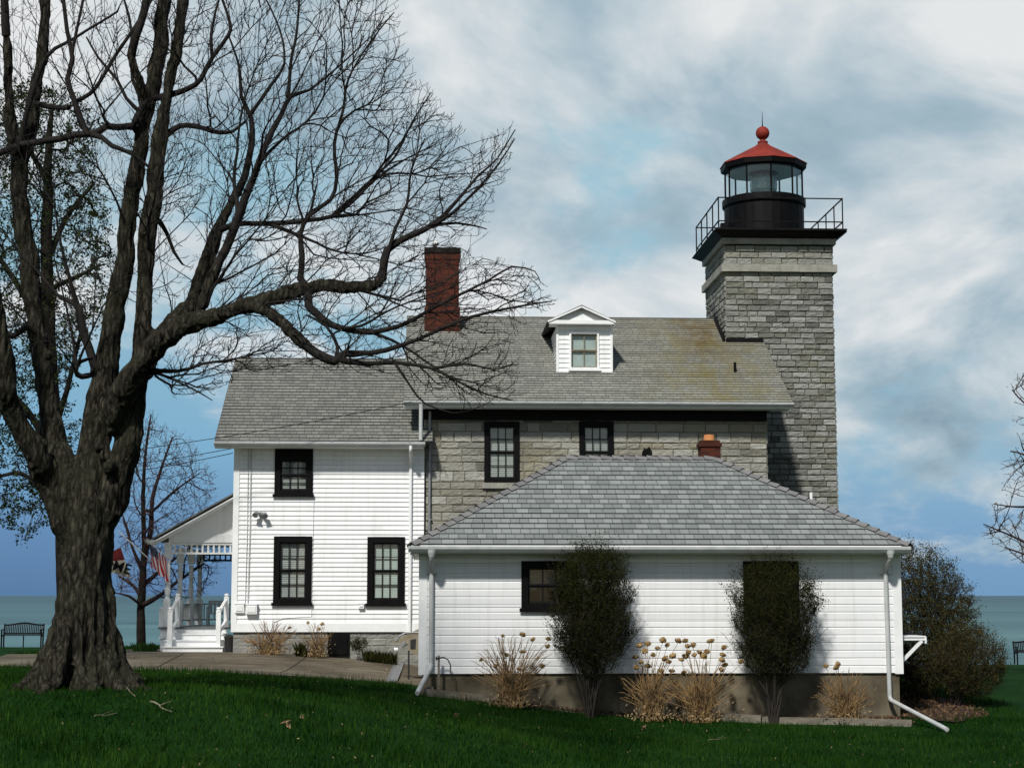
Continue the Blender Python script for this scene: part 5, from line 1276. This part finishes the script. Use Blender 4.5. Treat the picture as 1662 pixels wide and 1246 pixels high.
# roots: buttresses radiating from the trunk
cz = T(mbase.x, YM)
for ang, ln, r in ((-1.57 - .9, 1.45, .20), (-1.57 - .45, 1.5, .19), (-1.57 - 1.3, 1.35, .21), (-1.57, 1.0, .20), (-1.57 + .45, 1.0, .17), (-1.57 + .95, 1.35, .20), (-.15, 1.35, .19), (-.35, 1.3, .17), (.5, 1.2, .2), (1.2, 1.2, .2), (2.0, 1.3, .2), (2.7, 1.4, .2), (3.14, 1.4, .2)):
    ln *= .76; r *= .76
    d = Vector((math.cos(ang), math.sin(ang), 0)); c = Vector((mp(137, 1100).x, YM, 0)); pts = []; rd_ = []
    wg = random.uniform(3, 6)
    for k in range(9):
        t = k / 8; rad_out = .20 + (ln - .20) * t ** 1.15; z = cz + 1.2 * (1 - t) ** 2.3 - .02 - .10 * t; q = c + d * rad_out; 
        q += Vector((math.sin(ang * 5 + t * wg) * .09 * t, 0, 0)); z = T(q.x, q.y) - T(c.x, c.y) + z
        pts.append((q.x, q.y, z)); rd_.append(r * .8 * (1 - .62 * t) + .04)
    tmb.tube(pts, rd_, 10)
for (u, v, r) in ((176, 757, 11), (158, 725, 8), (75, 575, 7), (70, 720, 8), (215, 640, 7)):   # burls
    p = mp(u, v, -.42); rr_ = r * PXM; tmb.lathe((p.x, p.y + .1, p.z), [(.01, -rr_ * 1.2), (rr_ * .8, -rr_ * .7), (rr_ * 1.05, 0), (rr_ * .8, rr_ * .7), (.01, rr_ * 1.2)], 10)
trunk = tmb.build('trunk', M['bark'], maple)
md = trunk.modifiers.new('remesh', 'REMESH'); md.mode = 'VOXEL'; md.voxel_size = .023; md.use_smooth_shade = True
s_ = trunk.modifiers.new('smooth', 'SMOOTH'); s_.factor = .5; s_.iterations = 5
dg = bpy.context.evaluated_depsgraph_get(); ev = trunk.evaluated_get(dg); nm = bpy.data.meshes.new_from_object(ev, depsgraph=dg)
trunk.modifiers.clear(); trunk.data = nm; nm.name = 'trunk'
nv = len(nm.vertices); co = np.empty(nv * 3, dtype=np.float32); nm.vertices.foreach_get('co', co); co = co.reshape(-1, 3)
no = np.empty(nv * 3, dtype=np.float32); nm.vertex_normals.foreach_get('vector', no); no = no.reshape(-1, 3)
from mathutils import noise as mno
hgt = np.empty(nv, dtype=np.float32)
for i in range(nv):
    x, y, z = float(co[i, 0]), float(co[i, 1]), float(co[i, 2])
    wob = mno.noise((x * 1.1, y * 1.1, z * .5)) * .6
    rib = 1 - abs(mno.noise((x * 5.0 + wob, y * 5.0, z * .6 + wob))) * 3.0
    fine = 1 - abs(mno.noise((x * 15, y * 15, z * 3.2))) * 2.6; plate = mno.noise((x * 8 + 5, y * 8, z * 3.5))
    low = max(0., 1 - z / 3.6)
    hgt[i] = rib * .045 * (.30 + low) + fine * .017 + plate * .022 + mno.noise((x * 1.7, y * 1.7, z * 1.2)) * .03 - .014
co += no * hgt[:, None]; nm.vertices.foreach_set('co', co.ravel()); nm.update()
nm.materials.clear(); nm.materials.append(M['bark']); nm.polygons.foreach_set('use_smooth', [True] * len(nm.polygons))

# ---- tree maker for the others
def poly_pts(env, n, Y, sd_, dens=None):
    us = [q[0] for q in env]; vs = [q[1] for q in env]; out = []
    while len(out) < n:
        u, v = random.uniform(min(us), max(us)), random.uniform(min(vs), max(vs))
        if inpoly(u, v, env) and (dens is None or random.random() < dens(u, v)): out.append(np.array(P(u, v, Y + random.gauss(0, sd_))))
    return np.array(out)
def make_tree(name, label, base, Y, limbs, A, tw, bark, r0, tiptw=1, leaf=None, leafn=0, leafsize=.04, leafspread=.1, step=.2, align=.5, ex=2.4, group=None, wander=.06, tdir=(0, 0, .2)):
    b = Vector(base); t = thing(name, b, label, 'tree', group); tr_ = Tree(60000); s = Y / F
    for k, l in enumerate(limbs):
        pts = [P(q[0], q[1], Y + (q[3] if len(q) > 3 else 0)) for q in l]; rd_ = [q[2] * s for q in l]
        if k == 0: pts[0] = Vector(b) - Vector((0, 0, .1))
        tr_.limb(pts, rd_, None if k == 0 else tr_.near(pts[0]), .2)
    n0 = tr_.n; tips = tr_.grow(A, step, wander, align)
    for i in list(tips):
        for _ in range(tiptw):
            d = tr_.d[i] + rng.normal(0, .4, 3) + np.array(tdir); d /= np.linalg.norm(d); l = random.uniform(.08, .22); a = tr_.add(tr_.p[i] + d * l * .5, i); tr_.add(tr_.p[a] + d * l * .5, a)
    # trunk from the thick first limb, crown from the rest
    tr_.radii(r0, ex); fr = tr_.fr[:tr_.n]; r = np.where(fr > 0, fr, tr_.r)
    for i in range(tr_.n):
        if tr_.par[i] >= 0: r[i] = min(r[i], r[tr_.par[i]] * (1 if fr[i] > 0 and fr[tr_.par[i]] > 0 else .9))
    r = np.maximum(r, r0 * .85)
    ch = [[] for _ in range(tr_.n)]
    for i in range(tr_.n):
        if tr_.par[i] >= 0: ch[tr_.par[i]].append(i)
    stack = [(0, None)]; first = True; mtk, mcr = MB(), MB()
    while stack:
        i, pr = stack.pop(); pts, rad = [], []
        if pr is not None: pts.append(tr_.p[pr]); rad.append(min(r[i], r[pr]))
        while True:
            pts.append(tr_.p[i]); rad.append(r[i])
            if not ch[i]: break
            c = sorted(ch[i], key=lambda q: -(r[q] + (1 if q == i + 1 and fr[q] > 0 else 0)))
            for q in c[1:]: stack.append((q, i))
            i = c[0]
        (mtk if first else mcr).tube(pts, rad, 10 if first else (3 if max(rad) < .02 else 6), caps=False); first = False
    mtk.build('trunk', bark, t, True); cr = mcr.build('crown', tw, t, True)
    if leaf:
        tp = tr_.p[n0:tr_.n]; idx = rng.integers(0, len(tp), leafn); pts = tp[idx] + rng.normal(0, leafspread, (leafn, 3)); np_mesh('foliage', qp(pts, leafsize), 4, leaf, t)
    return t
# leafy tree behind the maple
YL = 38.0
lb_ = P(108, 1060, YL); lb_ = Vector((lb_.x, YL, T(lb_.x, YL)))
envL = [(-60, 150), (60, 130), (120, 150), (165, 200), (150, 250), (170, 330), (190, 420), (175, 520), (130, 560), (110, 640), (130, 700), (110, 760), (80, 800), (78, 850), (40, 880), (5, 850), (-60, 800)]
make_tree('leafing_tree', 'dark tree with small new green leaves standing behind the big maple', lb_, YL,
    [[(108, 1060, 15), (104, 900, 14), (95, 780, 13), (85, 640, 12), (78, 500, 11), (76, 380, 10), (78, 260, 7), (85, 180, 3)],
     [(92, 760, 8), (60, 690, 6, -.3), (20, 640, 4, -.6), (-30, 600, 3, -.8)], [(88, 700, 6), (110, 620, 4, -.4), (130, 540, 3, -.6)], [(98, 850, 7), (60, 790, 5, -.6), (20, 770, 3, -1), (-30, 790, 2, -1)],
     [(80, 560, 6), (40, 480, 5, .5), (0, 420, 4, .8), (-40, 380, 3, 1)], [(76, 420, 6), (110, 350, 4, .4), (150, 300, 2.5, .6)], [(77, 300, 5), (40, 230, 3.5, -.3), (10, 200, 2, -.4)], [(76, 470, 5), (120, 450, 4, -.3), (160, 430, 2, -.5)]],
    poly_pts(envL, 2300, YL, 1.1), M['twig'], M['darkbark'], .0055, 1, M['leaf_green'], 26000, .038, .05, tdir=(0, 0, -.2))
# small tree by the porch with red buds
YR = 46.0
rb_ = P(230, 1046, YR); rb_ = Vector((rb_.x, YR, T(rb_.x, YR)))
envR = [(228, 690), (245, 668), (262, 690), (300, 705), (340, 760), (352, 790), (330, 840), (362, 905), (340, 960), (290, 985), (240, 965), (185, 960), (190, 900), (195, 830), (190, 740), (210, 720)]
make_tree('red_budding_tree', 'slim leafless tree with reddish buds beside the porch at the lake edge', rb_, YR,
    [[(230, 1046, 7.5), (231, 990, 6.5), (233, 930, 5.5), (234, 880, 4.2), (233, 800, 3.4), (238, 720, 2), (246, 672, 1)],
     [(233, 915, 5), (245, 860, 4, .2), (248, 810, 3.4, .2), (262, 760, 2.2, .2), (280, 710, 1.2, .2)], [(234, 980, 4.5), (255, 968, 3.4, -.3), (285, 945, 2.4, -.5), (330, 915, 1.4, -.6)], [(232, 975, 4), (215, 950, 2.6, .4), (192, 935, 1.4, .6)],
     [(234, 950, 4), (262, 925, 2.8, .5), (300, 895, 2, .8), (350, 860, 1.1, 1)], [(233, 930, 3.6), (215, 890, 2.2, -.3), (200, 840, 1.2, -.4)], [(247, 830, 3), (280, 800, 2, 0), (320, 770, 1.1, 0)], [(232, 985, 3), (210, 968, 2, -.4), (186, 962, 1, -.5)]],
    poly_pts(envR, 1500, YR, .7), M['redtwig'], M['darkbark'], .0045, 1, M['bud'], 4200, .022, .05, align=.75, tdir=(0, 0, .7))
# tree off the right edge whose branch tips reach into view
YE = 41.0
eb_ = P(1790, 1110, YE); eb_ = Vector((eb_.x, YE, T(eb_.x, YE)))
envE = [(1840, 560), (1700, 560), (1640, 620), (1648, 680), (1655, 730), (1640, 740), (1630, 790), (1600, 840), (1592, 855), (1615, 880), (1650, 905), (1700, 940), (1840, 960)]
make_tree('budding_tree', 'tree whose budding brown branch tips reach in from the right edge', eb_, YE,
    [[(1790, 1110, 14), (1788, 980, 12), (1785, 850, 10), (1788, 700, 7), (1795, 560, 3)],
     [(1786, 900, 5), (1730, 890, 4), (1680, 885, 2.6), (1640, 868, 1.6), (1596, 850, .9)], [(1786, 860, 5), (1730, 840, 3.6), (1680, 825, 2.4), (1640, 822, 1.4), (1612, 818, .9)], [(1787, 780, 5), (1720, 770, 3), (1670, 740, 1.8), (1640, 732, 1)],
     [(1788, 700, 4), (1720, 690, 2.6), (1670, 660, 1.6), (1643, 632, .9)], [(1786, 930, 4), (1730, 915, 3), (1680, 905, 2), (1630, 888, 1)]],
    poly_pts(envE, 700, YE, .6), M['redtwig'], M['darkbark'], .006, 2, M['leaflitter'], 2600, .022, .04, align=.8)

# ---- shrubs
def ell(c, r, n, shell=.5, lo=-1):
    out = []
    while len(out) < n:
        d = rng.normal(size=3); d /= np.linalg.norm(d); 
        if d[2] < lo: continue
        out.append(np.array(c) + d * np.array(r) * (rng.uniform(shell ** 3, 1) ** (1 / 3)))
    return np.array(out)
def shrub(name, label, base, stems, pts, leaf, nleaf, lsize, lspread, stemmat=None, r0=.004, group=None, cat='shrub', step=.12, tdir=(0, 0, 1.2), tl=.16, sr=.02, upper=None):
    b = Vector(base); t = thing(name, b, label, cat, group); tr_ = Tree(40000)
    for sg in stems:
        q0 = b + Vector((random.uniform(-.08, .08), random.uniform(-.06, .06), -.05)); q1 = Vector(sg); qm = q0.lerp(q1, .5) + Vector(((q0.x - q1.x) * .18, (q0.y - q1.y) * .18, .0))
        tr_.limb([q0, qm, q1], [sr, sr * .75, sr * .45], None, .1)
    n0 = tr_.n; tips = tr_.grow(pts, step, .05, .8)
    for i in list(tips):
        d = tr_.d[i] + rng.normal(0, .3, 3) + np.array(tdir); d /= np.linalg.norm(d); l = random.uniform(.1, 1) ** 2 * tl + .03; a = tr_.add(tr_.p[i] + d * l * .5, i); tr_.add(tr_.p[a] + d * l * .5, a)
    tr_.mesh('stems', stemmat or M['blackstem'], t, r0, sides=lambda r: 3 if r < .012 else 5, rmax=1)
    tp = tr_.p[n0:tr_.n]; idx = rng.integers(0, len(tp), nleaf); q = tp[idx] + rng.normal(0, lspread, (nleaf, 3)); np_mesh('foliage', qp(q, lsize), 4, leaf, t)
    return t
YB = 32.3; sB = YB / F
def vase(u, vb, v0, v1, hw, label, seed):
    random.seed(seed); c = P(u, (v0 + v1) / 2, YB); rz_ = (v1 - v0) / 2 * sB; b = P(u - 4, vb, YB); b.z = T(b.x, YB) + .03
    stems = [(c.x + math.cos(a) * hw * sB * f, YB + math.sin(a) * .5 * f, c.z - rz_ * random.uniform(.2, .7)) for a, f in [(random.uniform(0, 6.28), random.uniform(.3, .8)) for _ in range(15)]]
    pts = ell((c.x, YB, c.z), (hw * sB, .62, rz_), 2600, .05)
    # narrower towards the foot, slightly open flat top
    zrel = (pts[:, 2] - (c.z - rz_)) / (2 * rz_); w = (.80 + .28 * np.clip(zrel * 1.7, 0, 1)) * (1 + .16 * np.sin(zrel * 9 + seed) + .12 * np.sin(zrel * 23 + np.arctan2(pts[:, 1] - YB, pts[:, 0] - c.x) * 3)); pts[:, 0] = c.x + (pts[:, 0] - c.x) * w; pts[:, 1] = YB + (pts[:, 1] - YB) * w
    return shrub('vase_shrub', label, b, stems, pts, M['leaf_dark'], 56000, .016, .034, tl=.42, tdir=(0, 0, 1.6), group='clipped vase shaped shrubs by the garage wall', r0=.0042)
vase(962, 1138, 885, 1100, 66, 'vase shaped dark shrub partly covering the left garage window', 31)
vase(1258, 1148, 912, 1108, 70, 'vase shaped dark shrub growing in front of the right garage window', 57)
random.seed(5)
# big shrub at the right end
YQ = 36.0; c = P(1492, 1010, YQ)
pts = ell((c.x, YQ + .4, c.z), (104 * YQ / F, 1.3, 128 * YQ / F), 3800, .25)
bq = Vector((c.x + .1, YQ + .3, T(c.x, YQ)))
shrub('large_shrub', 'tall rounded brownish green shrub past the right garage corner', bq, [(c.x + math.cos(a) * .7, YQ + .3 + math.sin(a) * .6, c.z - random.uniform(-.3, .7)) for a in np.linspace(0, 6, 15)], pts, M['leaf_olive'], 76000, .019, .04, r0=.005, tl=.2, sr=.03)
YQ2 = 35.0; c = P(1570, 1072, YQ2); pts = ell((c.x, YQ2, c.z), (64 * YQ2 / F, .7, 62 * YQ2 / F), 1500, .2)
bq = Vector((c.x - .3, YQ2, T(c.x, YQ2)))
shrub('low_shrub', 'low loose olive shrub spreading right of the tall rounded one', bq, [(c.x + math.cos(a) * .4, YQ2 + math.sin(a) * .4, c.z - .2) for a in np.linspace(0, 6, 9)], pts, M['leaf_olive'], 24000, .017, .04, r0=.004, stemmat=M['redtwig'], tl=.2)

# dried hydrangeas
def flower_head_mesh():
    bm = bmesh.new(); pts = []
    for k in range(64):
        z = 1 - 2 * (k + .5) / 64; a = k * 2.39996; r = math.sqrt(1 - z * z); p = Vector((r * math.cos(a), r * math.sin(a), z * .8)) * random.uniform(.034, .062)
        n = p.normalized(); t1_ = n.orthogonal().normalized(); t2_ = n.cross(t1_); s = random.uniform(.014, .024)
        tilt = n * random.uniform(-.008, .008)
        vs = [bm.verts.new(p + t1_ * s + tilt), bm.verts.new(p + t2_ * s), bm.verts.new(p - t1_ * s - tilt), bm.verts.new(p - t2_ * s + n * .006)]; bm.faces.new(vs)
    me = bpy.data.meshes.new('flower_head'); bm.to_mesh(me); bm.free(); me.materials.append(M['dryhead']); return me
FH = flower_head_mesh()
def hydrangea(u, vb, spread, hgt_px, nst, heads, label, Yh=32.35, cat='shrub', mat_='drystem', name='dry_hydrangea', group='dried hydrangeas in the mulch bed'):
    s = Yh / F; b = P(u, vb, Yh); b.z = T(b.x, Yh) + .05; t = thing(name, b, label, cat, group); mb = MB()
    for k in range(nst):
        a = random.uniform(-1, 1); dx = a * spread * s; hh = hgt_px * s * random.uniform(.45, 1.) * (1 - .35 * a * a); dy = random.uniform(-.3, .25)
        q0 = b + Vector((random.uniform(-.22, .22), random.uniform(-.1, .1), -.04)); q2 = b + Vector((dx, dy, hh)); q1 = q0.lerp(q2, .5) + Vector((-dx * .15, 0, .05)); q1 += Vector(rng.normal(0, .02, 3))
        q3 = q2 + Vector((dx * .12 + random.uniform(-.05, .05), random.uniform(-.04, .04), random.uniform(-.02, .08)))
        mb.tube([q0, q1, q2, q3], [.009, .007, .005, .003], 4, caps=False)
        for _ in range(random.choice((1, 2, 3))):
            f = random.uniform(.35, .95); p = q0.lerp(q2, f); mb.tube([p, p + Vector((random.uniform(-.1, .1), random.uniform(-.06, .06), random.uniform(.04, .15)))], [.004, .002], 3, caps=False)
    mb.build('stems', M[mat_], t)
    for (hu, hv, hs) in heads:
        o = bpy.data.objects.new('flower_head', FH); COL.objects.link(o); o.parent = t; p = P(hu, hv, Yh + random.uniform(-.25, .15)); o.location = p - b
        o.scale = (hs * random.uniform(.75, 1.15), hs * .9, hs * random.uniform(.6, 1.05)); o.rotation_euler = (random.uniform(-.5, .5), random.uniform(-.5, .5), random.uniform(0, 6))
        m2 = MB()
        q = b + (p - b) * .0 + Vector((random.uniform(-.12, .12), 0, 0)); m2.tube([q, q.lerp(p, .55) + Vector((-(p.x - q.x) * .12, 0, .04)), p - Vector((0, 0, .03))], [.006, .005, .004], 4, caps=False)
        m2.build('flower_stalk', M[mat_], t)
    n = 420; ctr = np.array(b); lp = ctr + np.stack([rng.normal(0, spread * s * .42, n), rng.normal(0, .16, n), np.abs(rng.normal(0, .10, n)) + .0], 1)
    np_mesh('dry_leaves', qp(lp, .028), 4, M['leaflitter'], t)
    return t
hydrangea(828, 1136, 62, 112, 95, [(848, 1029, 1.25), (865, 1037, .95), (890, 1036, 1), (889, 1048, .9), (849, 1057, 1), (822, 1062, 1), (781, 1070, .85), (804, 1080, .9), (842, 1085, .9), (880, 1080, 1), (816, 1031, .7)], 'leftmost dried hydrangea clump with tan heads, near the downspout')
H2 = [(1038, 1047), (1051, 1044), (1067, 1051), (1047, 1056), (1031, 1066), (1040, 1074), (1033, 1082), (1076, 1038), (1083, 1046), (1101, 1039), (1060, 1062), (1079, 1068), (1085, 1073), (1092, 1064), (1052, 1080), (1073, 1088), (1090, 1088)]
hydrangea(1058, 1140, 48, 100, 70, [(a, b, random.uniform(.9, 1.2)) for a, b in H2], 'dried hydrangea right of the first vase shrub, crowded with tan heads')
H3 = [(1112, 1039), (1125, 1046), (1116, 1048), (1117, 1058), (1127, 1062), (1136, 1058), (1142, 1064), (1147, 1057), (1152, 1040), (1155, 1039), (1106, 1070), (1113, 1064), (1110, 1090), (1175, 1050), (1173, 1062), (1172, 1070), (1176, 1078), (1171, 1086), (1203, 1073)]
hydrangea(1138, 1146, 62, 96, 95, [(a, b, random.uniform(.9, 1.25)) for a, b in H3], 'widest dried hydrangea, just left of the second vase shrub')
hydrangea(1372, 1158, 46, 82, 85, [(1340, 1080, .9), (1357, 1083, 1.15), (1360, 1077, 1.0)], 'dried hydrangea nearest the right garage corner')
hydrangea(437, 1056, 42, 54, 70, [(470, 1018, .8), (408, 1040, .6)], 'tan dry shrub against the white wing under the left window', 40.0, name='dry_shrub', group='dry shrubs at the wing foundation')
hydrangea(513, 1056, 24, 54, 44, [(523, 1012, .9), (518, 1020, .8), (500, 1010, .7)], 'narrow upright dry shrub beside the basement hatch', 40.0, name='dry_shrub', group='dry shrubs at the wing foundation')
# green clumps
def clump(name, u, vb, Yc, w, h, n, m, label, wid=.012, cat='plant'):
    s = Yc / F; b = P(u, vb, Yc); b.z = T(b.x, Yc); t = thing(name, b, label, cat); out = []
    for _ in range(n):
        x0 = b.x + random.uniform(-w, w) * s * .8; y0 = Yc + random.uniform(-.15, .15); a = random.uniform(-.5, .5); hh = h * s * random.uniform(.5, 1.1); ww = wid * random.uniform(.7, 1.3)
        z0 = T(x0, y0); q = np.array([(x0 - ww, y0, z0), (x0 + ww, y0, z0), (x0 + a * hh * .4 + ww, y0 - .02, z0 + hh * .6), (x0 + a * hh * .9, y0 - .05, z0 + hh)]); out.append(q)
    np_mesh('leaf_blades', np.concatenate(out), 4, m, t); 
    mb = MB()
    for k in range(8): x0 = b.x + random.uniform(-w, w) * s * .6; mb.tube([(x0, Yc, b.z - .03), (x0 + random.uniform(-.03, .03), Yc, b.z + h * s * .6)], [.008, .003], 4)
    mb.build('stems', m, t)
clump('iris_clump', 236, 1058, 42.4, 22, 16, 170, M['leaf_iris'], 'bright green iris clump left of the porch steps')
clump('green_clump', 489, 1057, 40.05, 10, 24, 130, M['leaf_dark'], 'small dark green clump between the two dry shrubs', .014)
clump('green_clump', 618, 1057, 40.0, 32, 22, 330, M['leaf_dark'], 'low dark green row of leaves left of the trailer', .010)
random.seed(12)
c = P(583, 1045, 40.1); shrub('dark_bush', 'small nearly black bush right of the basement hatch', (c.x, 40.1, T(c.x, 40.1)), [(c.x + d, 40.1, c.z - .05) for d in (-.12, 0, .12)], ell((c.x, 40.1, c.z), (.22, .15, .18), 90, .1), M['leaf_dark'], 1500, .016, .03, tl=.06, sr=.008)

# ---- debris
def stick(u0, v0, u1, v1, r, label):
    r *= .62
    a, b = gp(u0, v0), gp(u1, v1); pts = []
    for k in range(9): p = a.lerp(b, k / 8); p.z = T(p.x, p.y) + .03 + .01 * math.sin(k); p.x += random.uniform(-.02, .02); pts.append(p)
    mb = MB(); mb.tube(pts, [r * (1 - .6 * k / 8) for k in range(9)], 6); p = pts[3]; mb.tube([p, p + Vector((.15, -.05, .06))], [r * .4, r * .15], 4)
    tag(mb.build('fallen_stick', M['deadwood']), label, 'stick', 'dead sticks on the lawn')
stick(178, 1110, 218, 1134, .022, 'pale stick lying against the root flare of the big maple'); stick(247, 1142, 279, 1160, .022, 'pale broken stick out on the lawn right of the maple')
stick(150, 1166, 188, 1162, .010, 'thin dim twig on the lawn below the maple'); stick(1150, 1204, 1178, 1200, .009, 'thin twig on the lawn in front of the garage')
# leaf litter: scattered dead leaves
L_ = []
def leafat(x, y, s, n=1, dz=.02):
    for _ in range(n): L_.append((x, y, T(x, y) + dz + random.uniform(0, .03), s * random.uniform(.6, 1.4)))
for _ in range(900): x, y = random.uniform(-8, 11), random.uniform(17, 33); leafat(x, y, .013)
for (u, v) in ((468, 1182), (490, 1168), (463, 1180), (740, 1166), (1045, 1186), (1110, 1178)): p = gp(u, v); leafat(p.x, p.y, .055, 4, .04)
bedl = []
for _ in range(5200):
    x = random.uniform(TE[0].x, TE[-1].x + .1); y = random.uniform(te_y(x) + .12, YG - .02)
    bedl.append((x, y, T(x, y) + .055 + abs(random.gauss(0, .018)), random.uniform(.012, .034)))
for _ in range(2600):
    a, f = random.uniform(0, 6.28), math.sqrt(random.random()); x, y = ec.x + 1.3 * math.cos(a) * f - .1, ec.y + 1.6 + 2.5 * math.sin(a) * f; bedl.append((x, y, T(x, y) + .045, random.uniform(.015, .045)))
for _ in range(110): x, y = random.uniform(-9, 0), random.uniform(35.5, 39.5); leafat(x, y, .02, 1, .03)
for nm_, arr, lb in (('lawn_leaves', L_, 'scattered dead leaves on the lawn'), ('bed_leaves', bedl, 'brown leaf litter covering the mulch')):
    a = np.array(arr); tag(np_mesh(nm_, qp(a[:, :3], 1.0 * a[:, 3]), 4, M['leaflitter'] if nm_ == 'lawn_leaves' else M['bedlitter']), lb, kind='stuff')
# ---- grass blades, standing in the part of the lawn the photo shows
n = 300000
gx_ = rng.uniform(-9.5, 12, n); gy_ = 15.5 + (61 - 15.5) * rng.uniform(0, 1, n) ** 1.7
dfy_ = np.interp(gx_, dfx, dfy); dby_ = np.interp(gx_, dbx, dby)
te_yy = np.interp(gx_, [p.x for p in TE], [p.y for p in TE])
ok = ~((gy_ > dfy_ - .02) & (gx_ < .5) & ((gy_ < dby_) | (gx_ > -6.1))) & ~((gx_ > .0) & (gx_ < TE[-1].x + .1) & (gy_ > te_yy - .03)) & ~((gx_ >= .0) & (gx_ < g1 + .1) & (gy_ > YG - .1)) & ~((gx_ < .6) & (gx_ > -.3) & (gy_ > 33.5))
ok &= ~((((gx_ - (ec.x - .1)) / 1.05) ** 2 + ((gy_ - ec.y - 1.9) / 2.4) ** 2) < 1)
gx_, gy_, dfy_, te_yy = gx_[ok], gy_[ok], dfy_[ok], te_yy[ok]; n = len(gx_)
gzv = np.array([T(float(x), float(y)) for x, y in zip(gx_, gy_)]); hgt_ = rng.uniform(.03, .085, n) * (1 + .6 * (np.sin(gx_ * 1.3 + gy_) > .6))
edge = (np.abs(gy_ - dfy_) < .25); hgt_ = np.where(edge, hgt_ * 1.5, hgt_)
wv = rng.uniform(.005, .012, n); aa = rng.uniform(0, 3.14, n); dxv, dyv = np.cos(aa) * wv, np.sin(aa) * wv; lx, ly = rng.normal(0, .025, n), rng.normal(0, .025, n)
tri = np.stack([np.stack([gx_ - dxv, gy_ - dyv, gzv - .01], 1), np.stack([gx_ + dxv, gy_ + dyv, gzv - .01], 1), np.stack([gx_ + lx, gy_ + ly, gzv + hgt_], 1)], 1)
tag(np_mesh('grass', tri.reshape(-1, 3), 3, M['blade']), 'short dark green grass of the lawn', kind='stuff')
